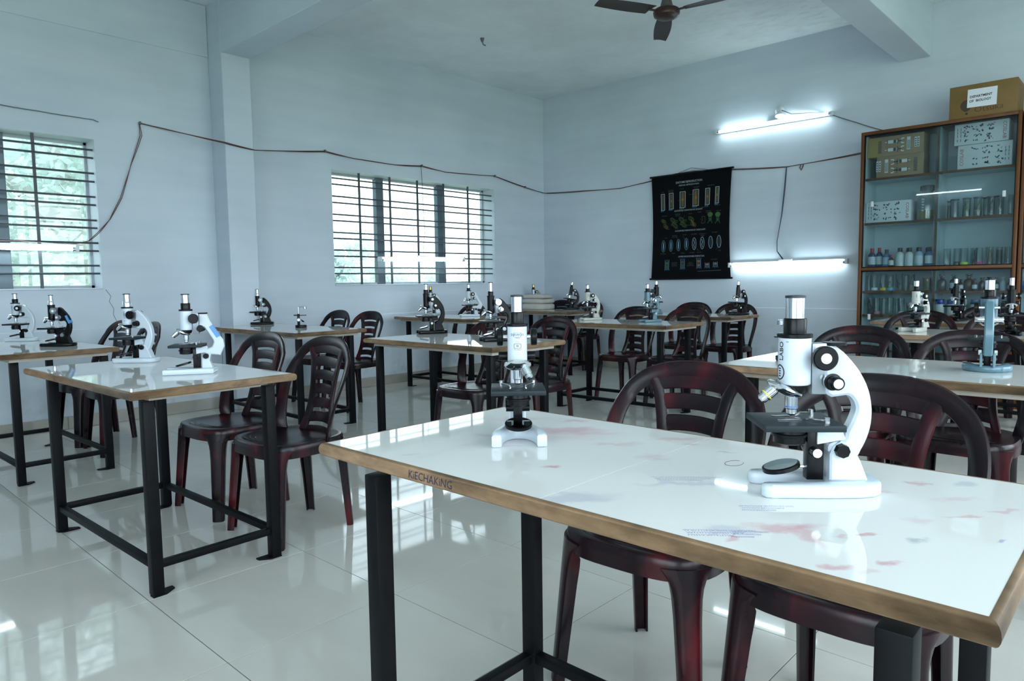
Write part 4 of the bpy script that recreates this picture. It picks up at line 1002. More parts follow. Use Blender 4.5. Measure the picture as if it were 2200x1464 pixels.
for (u, v), w, h, k in zip([(0.146, .302), (.26, .298), (.412, .293), (.583, .286), (.732, .284), (.851, .278)], (.046, .055, .070, .072, .052, .042), (.185, .18, .178, .178, .178, .178), (0, 1, 2, 3, 1, 1)):
    r = [(u-w/2, v-h/2), (u+w/2, v-h/2), (u+w/2, v+h/2), (u-w/2, v+h/2)]
    cpoly(mbY, [(u-w*.36, v-h*.44), (u+w*.36, v-h*.44), (u+w*.36, v+h*.44), (u-w*.36, v+h*.44)])
    cline(mbW, r, .0065, True); cline(mbB, [(u-w/2-.005, v+h/2), (u-w/2-.005, v+h/2+.014), (u+w*.2, v+h/2+.014), (u+w*.2, v+h/2)], .004)
    if k: cpoly(mbO, ell(u, v, .010, .016, 10), .0004)
    if k > 1: cline(mbO, [(u, v-h*.42), (u, v+h*.42)], .007, o=.0003); cpoly(mbO, ell(u, v, .018, .018, 10), .0005)
    if k == 3: cline(mbO, [(u-.012, v-h*.42), (u-.012, v+h*.42)], .006, o=.0004)
    flush('diatom_drawing')
for i, (u, v) in enumerate([(.168, .558), (.295, .552), (.413, .551), (.54, .551), (.683, .534), (.77, .532), (.866, .538)]):
    if i < 4:
        for s in (-1, 1):
            cline(mbG, ell(u+s*.014, v+s*.030, .040, .020, 14, .6), .007 if i else .004, True)
            cline(mbY if i else mbO, ell(u+s*.016, v+s*.032, .022, .009, 10, .6), .006, True)
        if i == 3: cline(mbO, [(u-.012, v-.02), (u, v), (u+.022, v+.045)], .018)
        if i in (1, 2): cline(mbG, ell(u+.006, v, .05, .014, 12, -.5), .005, True)
    elif i == 4: cline(mbY, [(u+.02, v-.03), (u-.02, v-.03), (u-.008, v), (u-.025, v+.045), (u+.015, v+.045), (u+.025, v+.01)], .005, True)
    else:
        cpoly(mbG, ell(u, v-.045, .033, .027, 16)); cline(mbG, [(u-.016, v-.02), (u-.010, v+.02), (u-.03, v+.05)], .006); cline(mbG, [(u+.016, v-.02), (u+.014, v+.02), (u+.026, v+.05)], .006); cline(mbB, [(u, v-.01), (u, v+.028)], .004)
    flush('diatom_drawing')
for i, (u, v) in enumerate([(.153, .817), (.256, .813), (.359, .811), (.464, .804), (.567, .804), (.671, .8), (.778, .797), (.883, .793)]):
    cline(mbB if i > 3 else mbG, ell(u, v, .027, .070, 22), .0035, True, .0003); cline(mbW if i > 3 else mbB, ell(u, v, .0235, .064, 22), .0035, True)
    if i < 4: cpoly(mbB, ell(u, v, .008, .052, 12)); cpoly(mbW, ell(u, v, .003, .04, 8), .0004)
    elif i < 6: cline(mbW, [(u-.006, v-.04), (u+.006, v-.01), (u-.006, v+.012), (u+.004, v+.045)], .006)
    else: cline(mbD, [(u-.008, v-.045), (u-.008, v+.045)], .004); cline(mbD, [(u+.008, v-.045), (u+.008, v+.045)], .004)
    flush('diatom_drawing')
for i, (u, v) in enumerate([(.208, 1.039), (.417, 1.031), (.626, 1.027), (.732, 1.048), (.833, 1.042)]):
    h = .045 if i < 3 else .022
    for s in (-1, 1):
        cline(mbB, [(u+s*.024, v-h), (u+s*.024, v+h)], .006)
        for q in (-1, -.33, .33, 1):
            if i < 3 or s > 0: cline(mbB, [(u+q*.026, v+s*h), (u+q*.029, v+s*(h+.016))], .004)
    cline(mbB, [(u-.024, v+h), (u+.024, v+h)], .004); cline(mbB, [(u-.024, v), (u+.024, v)], .003)
    for s in ((-1, 1) if i < 3 else (-.4,)): cpoly(mbG if i == 0 else (mbO if i > 1 else mbY), ell(u, v+s*h*.5, .017, .016, 12))
    flush('diatom_drawing')
WORDS = ['VALVE', 'GIRDLE BAND', 'NUCLEUS', 'CELL DIVISION', 'DAUGHTER CELL', 'PROTOPLAST', 'MOTHER CELL', 'ZYGOTE', 'GAMETES', 'AUXOSPORE', 'SMALL CELL']
for i, (u, v) in enumerate([(.145, .188), (.256, .174), (.401, .170), (.586, .165), (.771, .165), (.168, .465), (.346, .456), (.514, .460), (.633, .451), (.745, .446), (.879, .452), (.185, .721), (.306, .700), (.44, .695), (.566, .696), (.675, .698), (.83, .689), (.154, .905), (.291, .905), (.416, .905), (.538, .905), (.632, .905), (.889, .894), (.308, 1.014), (.519, 1.015), (.82, .990), (.705, .400), (.86, .39), (.50, .59), (.33, .62), (.21, .62)]):
    ctext(mbD, WORDS[i % 11], u, v, .0145, -.006, .8)
    if i in (1, 3, 6, 9, 12, 15, 23, 24): ctext(mbD, WORDS[(i+4) % 11], u, v+.018, .0145, -.006, .8)
    if i in (23, 24): ctext(mbD, WORDS[(i+2) % 11], u, v+.036, .0145, -.006, .8)
cline(mbD, [(.61, 1.118), (.90, 1.112)], .004)
for (a, b) in (((.33, .715), (.36, .76)), ((.42, .71), (.45, .76)), ((.60, .86), (.63, .89)), ((.69, .71), (.68, .74)), ((.87, .85), (.85, .88)), ((.49, .24), (.55, .25)), ((.35, .30), (.385, .295)), ((.64, .53), (.67, .54)), ((.44, .47), (.42, .51))): cline(mbD, [a, b], .002)
flush('caption_print')['kind'] = 'stuff'

# ------------------------------------------------------------------ ceiling fan
t = thing('ceiling_fan', 'dark brown three bladed ceiling fan at the top of the picture', 'fan', (5.02, 2.975, 3.205))
MB().lathe([(.02, -.058), (.070, -.055), (.098, -.038), (.105, -.012), (.100, .006), (.085, .016), (.06, .026), (.05, .03)], n=32).build('motor', M_FAN, t)
MB().cyl((0, 0, .02), (0, 0, .33), .012, n=12).build('down_rod', M_FAN, t)
MB().lathe([(.052, .028), (.046, .05), (.020, .145), (.014, .15)], n=20).build('canopy', mat('fan_canopy_grey', (0.12, 0.115, 0.10, 1), 0.5), t)
MB().lathe([(.02, .25), (.05, .30), (.055, .33)], n=16).build('ceiling_cup', M_FAN, t)
for k in range(3):
    a = math.radians(36+120*k)
    M = Matrix.Rotation(a, 4, 'Z')
    br = MB().box(.085, .17, -.014, .014, -.012, -.006, M=M).build('blade_bracket', M_FAN, t)
    rows = []
    for i in range(9):
        u = i/8; r = .145+.475*u; w = .052+.016*math.sin(PI*min(1, u*.9+.1)); tip = .0
        rows.append([M @ Vector((r-(.03*(j/4-.5) if i in (0,) else 0), (j/4-.5)*2*w, -.010+.022*(j/4-.5)*(1-u*.3)+.006*math.cos((j/4-.5)*PI)-.01*u)) for j in range(5)])
    MB().shell(rows, .003).build('blade', M_FANB, t)

# ------------------------------------------------------------------ glass cabinets
XF, XBK = 6.97, XW-.012
def cabinet(label, y0, y1, full=True):
    """wood carcass, pale back, shelves, sliding glass doors; y1 is the left end as seen from the room"""
    t = thing('glass_cabinet', label, 'cabinet', (XF, (y0+y1)/2, 0)); T = Matrix.Translation((-XF, -(y0+y1)/2, 0))
    w = .026
    def part(nm, m, *bx, r=.002): 
        mb = MB()
        for b in bx: mb.box(*b, r=r, M=T)
        return mb.build(nm, m, t, smooth=r > 0)
    part('side_panel', M_CAB, (XF, XBK, y1-w, y1, 0, 2.415)); part('side_panel', M_CAB, (XF, XBK, y0, y0+w, 0, 2.415))
    part('top_panel', M_CAB, (XF, XBK, y0+w, y1-w, 2.387, 2.415)); part('plinth', M_CAB, (XF+.02, XBK, y0+w, y1-w, .0, .08))
    part('bottom_panel', M_CAB, (XF+.01, XBK, y0+w, y1-w, .08, .105))
    part('back_panel', M_CABIN, (XBK-.008, XBK, y0+w, y1-w, .105, 2.387), r=0)
    part('side_lining', M_CABIN, (XF+.035, XBK-.008, y1-w-.004, y1-w, .105, 2.387), r=0); part('side_lining', M_CABIN, (XF+.035, XBK-.008, y0+w, y0+w+.004, .105, 2.387), r=0)
    part('middle_rail', M_CAB, (XF, XF+.035, y0+w, y1-w, 1.162, 1.188)); part('middle_shelf', M_CABIN, (XF+.035, XBK-.008, y0+w+.004, y1-w-.004, 1.166, 1.188), r=0)
    ym = (y0+y1)/2-.01
    d = part('divider', M_CABIN, (XF+.062, XBK-.008, ym-.007, ym+.007, .105, 2.387), r=0)
    MB().box(XF+.055, XF+.062, ym-.009, ym+.009, .105, 2.387, M=T).build('divider_edge', M_CAB, d, smooth=False)
    for z in (2.000, 1.598, .972, .756, .43):
        for a, b in ((y0+w+.004, ym-.007), (ym+.007, y1-w-.004)):
            s = part('shelf', M_CABIN, (XF+.062, XBK-.008, a, b, z-.018, z), r=0)
            MB().box(XF+.055, XF+.062, a, b, z-.02, z+.001, M=T).build('shelf_edge', M_CAB, s, smooth=False)
    # black channel lining and panes
    mb = MB()
    for z0, z1 in ((1.188, 2.387), (.105, 1.162)):
        for a, b, c, d_ in ((y0+w, y1-w, z0, z0+.008), (y0+w, y1-w, z1-.012, z1), (y0+w, y0+w+.008, z0, z1), (y1-w-.008, y1-w, z0, z1)): mb.box(XF+.006, XF+.034, a, b, c, d_, M=T)
    mb.build('door_channel', M_MBLK, t, smooth=False)
    for z0, z1, hz in ((1.196, 2.375, 1.765), (.113, 1.15, .735)):
        for a, b, xo, hy in ((ym-.04, y1-w-.01, XF+.024, y1-w-.075), (y0+w+.01, ym+.01, XF+.014, y0+w+.075)):
            g = MB().box(xo, xo+.004, a, b, z0, z1, M=T).build('sliding_glass', M_CGLASS, t, smooth=False)
            MB().box(xo-.004, xo, hy-.012, hy+.012, hz-.025, hz+.025, r=.0018, M=T).build('finger_grip', mat('white_plastic_grip', (0.62, 0.66, 0.66, 1), .4), g)
    return t
cabinet('brown wooden glass cabinet full of jars and bottles at the right wall', .905, 2.105)
cabinet('second brown glass cabinet cut off by the right frame edge', -.32, .895)

def cbox(label, y0, y1, z0, z1, xf, depth, m, group=None, rz=0):
    t = thing('carton', label, 'box', (xf+depth/2, (y0+y1)/2, z0), rz, group)
    b = MB().box(-depth/2, depth/2, -(y1-y0)/2, (y1-y0)/2, .0005, z1-z0, r=.002).build('box_body', m, t)
    return t, b, (y1-y0)/2, z1-z0, -depth/2-.0006
M_WBOX = mat('white_carton', (0.66, 0.70, 0.74, 1), .5); M_BBOX = mat('brown_carton', (0.36, 0.24, 0.15, 1), .7, noise=(5, .2, (1, 1, 1))); M_YEL = mat('yellow_carton_end', (0.36, 0.25, 0.06, 1), .6)
M_RED = mat('red_print', (0.42, 0.05, 0.06, 1), .5); M_NAVY = mat('navy_print', (0.035, 0.05, 0.10, 1), .5); M_PAPER = mat('white_paper', (0.72, 0.76, 0.80, 1), .6)
def cos_box(label, y0, y1, z0, z1, flip, xf=7.045):
    t, b, hw, h, xx = cbox(label, y0, y1, z0, z1, xf, .22, M_WBOX)
    rnd = random.Random(int(y0*1000+z0*100)); s = -1 if flip else 1     # s=1: lettering at the right end
    mb = MB(); vs, fs = text_geo('COSLAB', .036, 'CENTER', .0)
    mb.add([(xx, -s*(hw-.030)-s*q.y, h*.5-s*q.x*1.05) for q in vs], fs); mb.build('red_lettering', M_RED, b, smooth=False)
    mb = MB()
    for cx in (-.10, -.015, .065):
        for cz in (-.055, -.018, .022, .058):
            if rnd.random() < .15: continue
            u0 = s*cx*hw/.19+rnd.uniform(-.01, .01)
            for k in range(rnd.randint(4, 7)):
                u, v = u0+rnd.gauss(0, .016), cz*h/.175+h/2+rnd.gauss(0, .007); a, bb = rnd.uniform(.003, .010), rnd.uniform(.002, .006)
                r = rnd.uniform(0, 3); c_, s_ = math.cos(r), math.sin(r)
                mb.add([(xx, -(u+p*c_-q*s_), v+p*s_+q*c_) for p, q in ((-a, -bb), (a, -bb), (a*.8, bb), (-a*.9, bb))], [(0, 1, 2, 3)])
    for cz in (-.05, -.01, .02, .05):
        for du in (0, .024): mb.box(xx-.0002, xx, s*(hw-.022-du)-.002, s*(hw-.022-du)+.002, h/2+cz*.9-.012, h/2+cz*.9+.010)
    mb.build('picture_print', M_NAVY, b, smooth=False); return t
cos_box('white carton lying on top of another white carton in the cabinet', 1.000, 1.383, 2.203, 2.378, False)
cos_box('white carton under another white carton, lettering at its left end', .972, 1.354, 2.0005, 2.200, True)
cos_box('white carton alone on the second cabinet shelf at left', 1.698, 2.070, 1.5985, 1.785, False)
def brown(label, y0, y1, z0, z1, flip):
    t, b, hw, h, xx = cbox(label, y0, y1, z0, z1, 7.05, .2, M_BBOX)
    s = -1 if flip else 1
    if not flip: MB().box(xx-.0003, xx+.0001, hw-.10, hw, .002, h-.002).build('yellow_end', M_YEL, b, smooth=False)
    mw, mk = MB(), MB()
    R = lambda m, u0, u1, v0, v1, o=0: m.box(xx-.0004-o, xx, -s*u0, -s*u1, v0, v1)
    for v in (h*.30, h*.70):
        R(mw, -.06, -.015, v-.014, v+.014); R(mk, -.066, -.06, v-.018, v+.018); R(mk, -.015, .004, v-.013, v+.013); R(mk, .004, .05, v-.005, v+.005); R(mk, .018, .024, v-.026, v+.024)
        R(mw, -.085, -.066, v-.003, v+.003); R(mw, .006, .018, v-.008, v+.008)
        for q in (-1, 1): R(mw, .052, .072, v+q*.020-.005, v+q*.020+.005); R(mw, .046, .054, v+q*.014-.006, v+q*.014+.006)
    R(mw, .094, .122, h*.22, h*.85); R(mw, .155, .172, h*.30, h*.80); R(mw, .178, .194, h*.30, h*.80)
    for k in range(4): R(mk, .098+.006*k, .101+.006*k, h*.26, h*.70, .0003); R(mk, .158, .168, h*(.34+.11*k), h*(.40+.11*k), .0003); R(mk, .181, .190, h*(.34+.11*k), h*(.40+.11*k), .0003)
    for k in range(11): R(mk, -.140, -.112, h*(.18+.058*k), h*(.215+.058*k))
    mw.build('white_print', M_PAPER, b, smooth=False); mk.build('dark_print', mat('brown_black_print', (0.05, 0.045, 0.05, 1), .6), b, smooth=False)
brown('brown carton with a yellow end, upper one of two in the cabinet', 1.615, 2.070, 2.190, 2.365, False)
brown('brown carton, lower one of two on the top cabinet shelf', 1.612, 1.990, 2.0005, 2.1895, True)
t, b, hw, h, xx = cbox('large brown carton on top of the cabinet with a white paper label', .945, 1.418, 2.4155, 2.682, 6.985, .33, mat('tan_carton', (0.20, 0.115, 0.030, 1), .65, noise=(3, .15, (1, 1, 1))))
pp = MB().box(xx-.0006, xx, -.096, .110, .078, .225, M=Matrix.Rotation(.02, 4, 'X')).build('paper_label', M_PAPER, b, smooth=False)
mb = MB(); FM = lambda u, v, o=.0012: frame_M((xx-o, -u, v), (0, -1, .02), (0, .02, 1))
put_text(mb, 'DEPARTMENT', .027, FM(-.012, .165), weight=.03, sx=.92); put_text(mb, 'OF  BIOLOGY', .027, FM(-.017, .130), weight=.03, sx=.92)
mb.build('label_lettering', M_INK, pp, smooth=False)
mb = MB(); put_text(mb, 'Otsuka', .066, FM(.045, .058, .0003), weight=-.01, sx=1.05)
mb.add([(xx-.0003, .115+.042*math.cos(a)*(1-.25*max(0, -math.sin(a))), .098+.048*math.sin(a)) for a in [k*2*PI/20 for k in range(20)]], [tuple(range(20))])
mb.add([(xx-.0003, .110+.010*math.cos(a), .034+.010*math.sin(a)) for a in [k*2*PI/12 for k in range(12)]], [tuple(range(12))])
mb.build('box_lettering', mat('dark_brown_print', (0.05, 0.03, 0.012, 1), .6), b, smooth=False)

# --- bottles, jars and beakers
def bottle(label, x, y, z, h, w, body, cap, lab=None, group=None, kind='bottle', lab2=None):
    t = thing(kind, label, 'bottle', (x, y, z), 0, group); r = w/2
    b = MB().lathe([(r*.94, .001), (r, .004), (r, h*.60), (r*.92, h*.67), (r*.55, h*.76), (r*.42, h*.79), (r*.42, h*.82)], n=18).build('bottle_body', body, t)
    MB().lathe([(r*.50, h*.79), (r*.52, h*.80), (r*.52, h*.985), (r*.48, h)], n=18).build('cap', cap, t)
    if lab: MB().lathe([(r*1.012, h*.16), (r*1.012, h*.56)], n=18, cap=False).build('bottle_label', lab, b)
    if lab2:
        mb = MB()
        for k in range(3): mb.add([((-r*1.02)*math.cos(a), r*1.02*math.sin(a), h*(.24+.1*k)+dz) for a, dz in ((-.6, 0), (.4, 0), (.4, h*.05), (-.6, h*.05))], [(0, 1, 2, 3)])
        mb.build('label_print', lab2, b, smooth=False)
    return t
P_CLR = mat('clear_plastic', (0.42, 0.50, 0.52, 1), .25); P_BLUE = mat('blue_plastic', (0.06, 0.13, 0.28, 1), .25); P_DBLUE = mat('violet_liquid_plastic', (0.03, 0.045, 0.12, 1), .25); P_PALE = mat('milky_plastic', (0.50, 0.56, 0.52, 1), .35); P_LBLUE = mat('light_blue_plastic', (0.26, 0.40, 0.50, 1), .3); P_AMB = mat('amber_bottle', (0.035, 0.012, 0.010, 1), .15)
C_RED = mat('red_cap', (0.32, 0.012, 0.018, 1), .35); C_BLK = mat('black_cap', (0.012, 0.013, 0.016, 1), .35); C_WHT = mat('white_lid', (0.6, 0.62, 0.6, 1), .4); C_BLU = mat('blue_lid', (0.01, 0.05, 0.32, 1), .35)
L_WH = mat('bottle_paper', (0.50, 0.57, 0.62, 1), .5); L_BL = mat('pale_blue_paper', (0.34, 0.46, 0.56, 1), .5)
zS = 1.1885
for (lb, y, x, h, w, bd, cp_, lab, l2) in [
    ('clear reagent bottle with red cap and red lettering, first from the left', 2.012, 7.06, .178, .064, P_DBLUE, C_RED, L_WH, M_RED),
    ('red capped bottle of dark violet liquid, second from the left', 1.958, 7.09, .182, .056, P_DBLUE, C_RED, L_WH, M_NAVY),
    ('blue bottle with black cap between the red capped bottles', 1.889, 7.06, .162, .062, P_BLUE, C_BLK, L_BL, M_NAVY),
    ('tiny dark brown bottle with red cap in front', 1.842, 7.03, .112, .042, P_AMB, C_RED, L_WH, None),
    ('milky reagent bottle with black cap, left of the milky pair', 1.779, 7.06, .172, .074, P_PALE, C_BLK, L_WH, mat('orange_print', (0.4, 0.2, 0.08, 1), .5)),
    ('black capped bottle behind, its cap between two milky bottles', 1.742, 7.18, .172, .060, P_CLR, C_BLK, None, None),
    ('milky reagent bottle with a V on its label, right of the milky pair', 1.703, 7.06, .170, .073, P_PALE, C_BLK, L_WH, M_NAVY),
    ('black capped bottle behind, left of the pale blue reagent bottle', 1.660, 7.18, .172, .060, P_CLR, C_BLK, None, None),
    ('pale blue reagent bottle with black cap', 1.626, 7.06, .172, .072, P_LBLUE, C_BLK, L_WH, M_NAVY),
    ('black capped bottle in the rear, right of the pale blue one', 1.586, 7.18, .170, .060, P_BLUE, C_BLK, None, None),
    ('bright blue reagent bottle next to the cabinet divider', 1.546, 7.06, .170, .066, P_BLUE, C_BLK, L_WH, M_NAVY)]:
    bottle(lb, x, y, zS, h, w, bd, cp_, lab, 'reagent bottles on the middle cabinet shelf', 'reagent_bottle', l2)
def beaker(label, x, y, z, h, w, fill=None, fh=.2, lid=None, group=None, kind='glass_jar', inner=None, stick=None, band=None):
    t = thing(kind, label, 'jar', (x, y, z), 0, group); r = w/2; n = 18
    MB().lathe([(r*.96, .001), (r, .004), (r, h*.97), (r*1.07, h), (r*.98, h*.985), (r*.93, h*.96), (r*.93, .006), (0.0, .005)], n=n, cap=False).build('glass_wall', M_JAR, t)
    if fill: MB().lathe([(r*.90, .0065), (r*.90, h*fh), (0, h*fh+.0005)], n=n).build('contents', fill, t)
    if band: MB().lathe([(r*1.02, h*.04), (r*1.02, h*.20)], n=n, cap=False).build('paper_band', band, t)
    if lid: MB().lathe([(r*1.12, h), (r*1.14, h+.002), (r*1.14, h+.008), (r*1.08, h+.010)], n=n).build('lid', lid, t)
    if stick:
        rr = random.Random(int(y*1e4)); P = [(rr.uniform(-.3, .3)*r, rr.uniform(-.4, .4)*r, h*k/5*.85+.01) for k in range(6)]
        MB().tube(P, [r*.5*q for q in (.5, .9, .7, 1.0, .6, .3)], 7).build('specimen', stick, t)
    return t
J_BR, J_GR, J_GY, J_PK, J_YL, J_WH, J_BL, J_DK, J_LV, J_OL = [mat('jar_content_'+n, c+(1,), .6) for n, c in (('brown', (.09, .05, .03)), ('green', (.10, .13, .08)), ('lime', (.45, .60, .05)), ('pink', (.50, .05, .22)), ('yellow', (.50, .42, .03)), ('white', (.55, .60, .62)), ('blue', (.15, .40, .62)), ('dark', (.018, .020, .022)), ('lavender', (.27, .27, .38)), ('olive', (.17, .16, .07)))]
J_LID = mat('dark_glass_lid', (0.05, 0.07, 0.08, 1), .25)
G = 'specimen jars on the cabinet shelves'
for (lb, y, x, h, w, kw) in [
    ('empty glass beaker left of the lime based beaker', 1.409, 7.06, .149, .058, dict(fill=J_BR, fh=.12)),
    ('glass beaker with a brown specimen clump beside the lime one', 1.338, 7.09, .150, .060, dict(fill=J_BR, fh=.24)),
    ('glass beaker with a lime green base band', 1.281, 7.06, .147, .056, dict(band=J_GY, fill=J_GY, fh=.10)),
    ('empty glass beaker holding a dark twig, middle shelf centre', 1.226, 7.15, .150, .056, dict(stick=J_DK)),
    ('glass beaker with a bright pink base band', 1.174, 7.06, .147, .058, dict(band=J_PK, fill=J_PK, fh=.12)),
    ('glass jar with olive twig reaching over its rim', 1.103, 7.06, .149, .060, dict(stick=J_OL, fill=J_GR, fh=.1)),
    ('glass beaker holding a dark block, right end of the middle shelf', 1.036, 7.08, .147, .050, dict(fill=J_DK, fh=.85)),
    ('empty glass beaker at the right stile on the middle shelf', .972, 7.06, .146, .052, dict(band=None, fill=J_WH, fh=.12))]:
    beaker(lb, x, y, zS, h, w, group=None, **kw)
for (lb, y, x, h, w, kw) in [
    ('short dark specimen jar, first on the second shelf right half', 1.412, 7.10, .140, .034, dict(fill=J_DK, fh=.8, lid=J_LID)),
    ('lidded jar of lavender liquid on the second shelf', 1.366, 7.06, .148, .058, dict(fill=J_LV, fh=.9, lid=J_LID)),
    ('lidded jar with a green specimen right of the lavender one', 1.278, 7.06, .152, .060, dict(fill=J_GR, fh=.5, lid=J_LID, stick=J_GR)),
    ('lidded jar with an olive brown stem, third of the tall jars', 1.198, 7.06, .152, .060, dict(fill=J_OL, fh=.35, lid=J_LID, stick=J_OL)),
    ('lidded jar with a reddish ring at its base', 1.145, 7.13, .150, .054, dict(fill=mat('jar_content_red', (.16, .05, .05, 1), .5), fh=.1, lid=J_LID)),
    ('lidded jar with a small black thing hanging in it', 1.104, 7.06, .150, .056, dict(stick=J_DK, lid=J_LID)),
    ('lidded jar with a green sprig, right of the tall jars', 1.043, 7.06, .150, .056, dict(stick=J_GR, lid=J_LID)),
    ('clear slim jar near the right stile of the second shelf', .968, 7.06, .160, .038, dict(fill=J_PK, fh=.05))]:
    beaker(lb, x, y, 1.5985, h, w, **kw)
t = thing('glass_jar', 'big round glass jar with dark lid beside the white carton', 'jar', (7.13, 1.592, 1.5985))
MB().lathe([(.070, .001), (.080, .012), (.083, .12), (.080, .18), (.060, .225), (.047, .240), (.047, .262)], n=28, cap=False).build('glass_wall', M_JAR, t)
MB().lathe([(.074, .004), (.077, .014), (.079, .085), (.0, .0855)], n=28).build('contents', mat('yellowish_liquid', (0.20, 0.18, 0.07, 1), .15), t)
MB().lathe([(.052, .255), (.056, .258), (.056, .298), (.052, .303)], n=28).build('lid', mat('dark_grey_lid', (0.06, 0.065, 0.07, 1), .4), t)
mb = MB()
for k in range(5): mb.add([(-.0836*math.cos(a), .0836*math.sin(a), .075+.024*k+dz) for a, dz in ((.05, 0), (.3, .003), (.3, .017), (.05, .014))], [(0, 1, 2, 3)])
mb.build('frosted_mark', mat('frosted_print', (0.5, 0.55, 0.55, 1), .5), t, smooth=False)
for (lb, y, x, h, w, kw) in [
    ('clear glass jar at the left end of the upper of the lower shelves', 2.040, 7.09, .140, .048, dict()),
    ('tall glass jar with a white base band', 1.984, 7.06, .156, .054, dict(band=J_WH, fill=J_WH, fh=.16)),
    ('tall glass jar with a yellow base band', 1.910, 7.06, .155, .056, dict(band=J_YL, fill=J_YL, fh=.18)),
    ('tall glass jar with yellow and sky blue contents', 1.851, 7.06, .148, .056, dict(band=J_BL, fill=J_YL, fh=.24)),
    ('tall glass jar with a dark specimen right of the blue one', 1.777, 7.06, .157, .062, dict(stick=J_DK, fill=J_BR, fh=.15)),
    ('slim frosted cylinder between two dark specimens', 1.726, 7.08, .150, .036, dict(fill=J_WH, fh=.9)),
    ('tall glass jar holding a brown figure', 1.680, 7.06, .150, .056, dict(stick=J_BR, fill=J_OL, fh=.35)),
    ('straw coloured jar with an orange lid', 1.555, 7.06, .112, .066, dict(fill=mat('straw_content', (.30, .26, .13, 1), .5), fh=.97, lid=mat('orange_brown_lid', (0.28, 0.11, 0.06, 1), .5)))]:
    beaker(lb, x, y, .9725, h, w, **kw)
for (lb, y, x, h, w, kw) in [
    ('glass jar with brown stalks on the lowest visible shelf', 2.018, 7.06, .160, .062, dict(stick=J_BR)),
    ('glass jar with a pink base on the lowest visible shelf', 1.957, 7.06, .155, .056, dict(band=mat('pink_band', (.42, .20, .24, 1), .5))),
    ('white cylinder jar on the lowest visible shelf', 1.906, 7.08, .150, .042, dict(fill=J_WH, fh=.95)),
    ('empty tall jar right of the white cylinder', 1.844, 7.06, .156, .058, dict(fill=J_BR, fh=.04)),
    ('narrow empty jar beside the white banded one', 1.800, 7.09, .145, .034, dict()),
    ('glass jar with a broad white base, lowest visible shelf', 1.753, 7.06, .152, .052, dict(band=J_WH, fill=J_WH, fh=.22)),
    ('squat jar with a cream and brown specimen', 1.685, 7.06, .110, .060, dict(fill=mat('cream_content', (.45, .44, .36, 1), .6), fh=.7))]:
    beaker(lb, x, y, .7565, h, w, **kw)
P_SMK = mat('smoky_glass', (0.045, 0.04, 0.045, 1), .12); P_BRG = mat('brown_glass', (0.08, 0.045, 0.028, 1), .12)
def reagent(label, x, y, z, h, w, m, lab=None):
    t = thing('stoppered_bottle', label, 'bottle', (x, y, z)); r = w/2
    b = MB().lathe([(r*.95, .001), (r, .005), (r, h*.55), (r*.85, h*.66), (r*.40, h*.74), (r*.36, h*.80), (r*.62, h*.83), (r*.62, h*.86)], n=18).build('bottle_body', m, t)
    MB().lathe([(r*.30, h*.84), (r*.32, h*.90), (r*.68, h*.93), (r*.68, h*.98), (r*.5, h)], n=16).build('stopper', m, t)
    if lab: MB().lathe([(r*1.012, h*.18), (r*1.012, h*.5)], n=18, cap=False).build('bottle_label', lab, b)
for (lb, y, x, h, w, m, l) in [
    ('smoky flat stoppered bottle left in the lower right cabinet half', 1.445, 7.08, .142, .068, P_SMK, None), ('smoky stoppered bottle partly behind a black microscope', 1.356, 7.08, .138, .060, P_SMK, L_BL),
    ('small labelled brown dropper bottle right of the black microscope', 1.297, 7.05, .100, .036, P_AMB, L_WH), ('wide brown stoppered bottle, biggest of the lower right half', 1.246, 7.09, .142, .076, P_BRG, None),
    ('small labelled dropper bottle right of the wide brown bottle', 1.196, 7.05, .104, .038, P_SMK, L_WH), ('smoky flask left of the teal microscope eyepiece', 1.150, 7.09, .112, .050, P_SMK, None),
    ('smoky flask just behind the teal microscope eyepiece', 1.10, 7.10, .114, .052, P_SMK, None), ('dark labelled bottle right of the teal microscope eyepiece', 1.046, 7.06, .110, .036, P_SMK, L_WH),
    ('frosted labelled bottle at the right stile', .998, 7.06, .116, .042, P_CLR, L_BL), ('second brown labelled bottle against the right stile', .957, 7.10, .095, .034, P_BRG, L_WH)]:
    reagent(lb, x, y, .9725, h, w, m, l)
for (lb, y, cc) in (('white tub with blue lid, left of the two below the smoky bottle', 1.452, C_BLU), ('white tub with blue lid, right one behind the black microscope', 1.362, C_BLU), ('white tub with white lid beside the blue lidded tubs', 1.287, C_WHT), ('small dark blue lidded tub behind the teal microscope', 1.19, P_BLUE)):
    t = thing('plastic_tub', lb, 'tub', (7.07, y, .7565))
    MB().lathe([(.030, .001), (.034, .004), (.034, .085), (.031, .10)], n=18).build('tub_body', C_WHT, t); MB().lathe([(.034, .101), (.035, .103), (.035, .138), (.033, .142)], n=18).build('lid', cc, t)
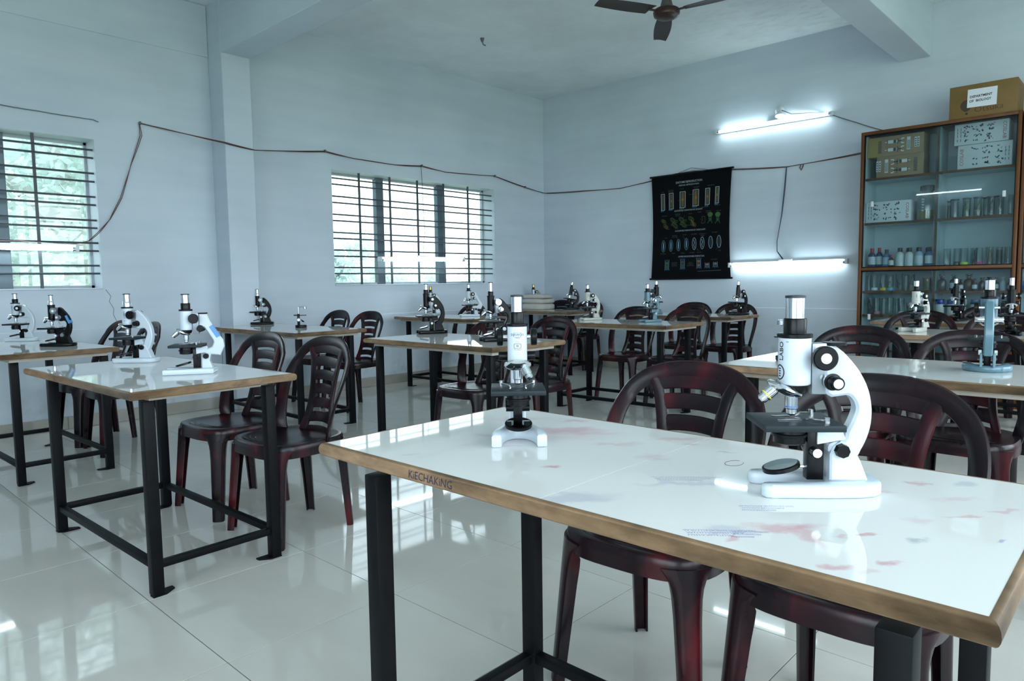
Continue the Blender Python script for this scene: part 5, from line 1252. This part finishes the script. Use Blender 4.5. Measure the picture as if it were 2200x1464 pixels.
bottle('small bright blue bottle in the cut-off cabinet at the frame edge', 7.03, .845, .9725, .11, .035, mat('bright_blue_bottle', (0.08, 0.2, 0.5, 1), .3), C_BLK)
for k, (y, z) in enumerate(((.835, 1.1885), (.84, 1.5985), (.835, 2.0005))):
    if k == 0: reagent('dark stoppered bottle in the cut-off cabinet', 7.08, y, z, .16, .06, P_SMK, None)

# ------------------------------------------------------------------ odds and ends
M_SACK = mat('pale_bundle_cloth', (0.46, 0.44, 0.40, 1), .8, noise=(6, .15, (1, 1, 1)))
def bundle(label, x, y, z, sx, sy, h, rz):
    t = thing('folded_bundle', label, 'bundle', (x, y, z), rz); rows = []
    N = 16
    for k, (q, zz) in enumerate(((.90, 0.0005), (1.0, h*.25), (1.0, h*.75), (.9, h), (.4, h*1.03))):
        rows.append((q, zz))
    mb = MB(); vs = []; fs = []
    for q, zz in rows:
        for i in range(N):
            a = 2*PI*i/N; c, s = math.cos(a), math.sin(a)
            vs.append((sx*q*math.copysign(abs(c)**.4, c), sy*q*math.copysign(abs(s)**.4, s)*(1+.04*math.sin(3*a)), zz+.004*math.sin(2*a+q)*(zz > .01)))
    for k in range(len(rows)-1):
        for i in range(N):
            j = (i+1) % N; fs.append((k*N+i, k*N+j, (k+1)*N+j, (k+1)*N+i))
    fs += [tuple(range(N-1, -1, -1)), tuple((len(rows)-1)*N+i for i in range(N))]
    mb.add(vs, fs).build('bundle_body', M_SACK, t, angle=60)
    return t
bundle('pale folded bundle at the bottom of the stack in the far corner', 6.76, 5.84, .7525, .19, .16, .075, .1)
bundle('pale folded bundle in the middle of the corner stack', 6.765, 5.84, .8315, .18, .155, .055, -.05)
bundle('pale folded bundle on top of the corner stack', 6.77, 5.85, .8915, .17, .14, .05, .15)
t = thing('storage_box', 'small orange storage box with grey blue lid standing in the far corner', 'box', (7.25, 6.155, 0))
MB().box(-.06, .06, -.05, .05, .0005, .15, r=.008).build('box_body', mat('orange_plastic', (0.55, 0.14, 0.02, 1), .4), t)
MB().box(-.063, .063, -.053, .053, .1505, .168, r=.005).build('lid', mat('grey_blue_plastic', (0.18, 0.26, 0.34, 1), .4), t)
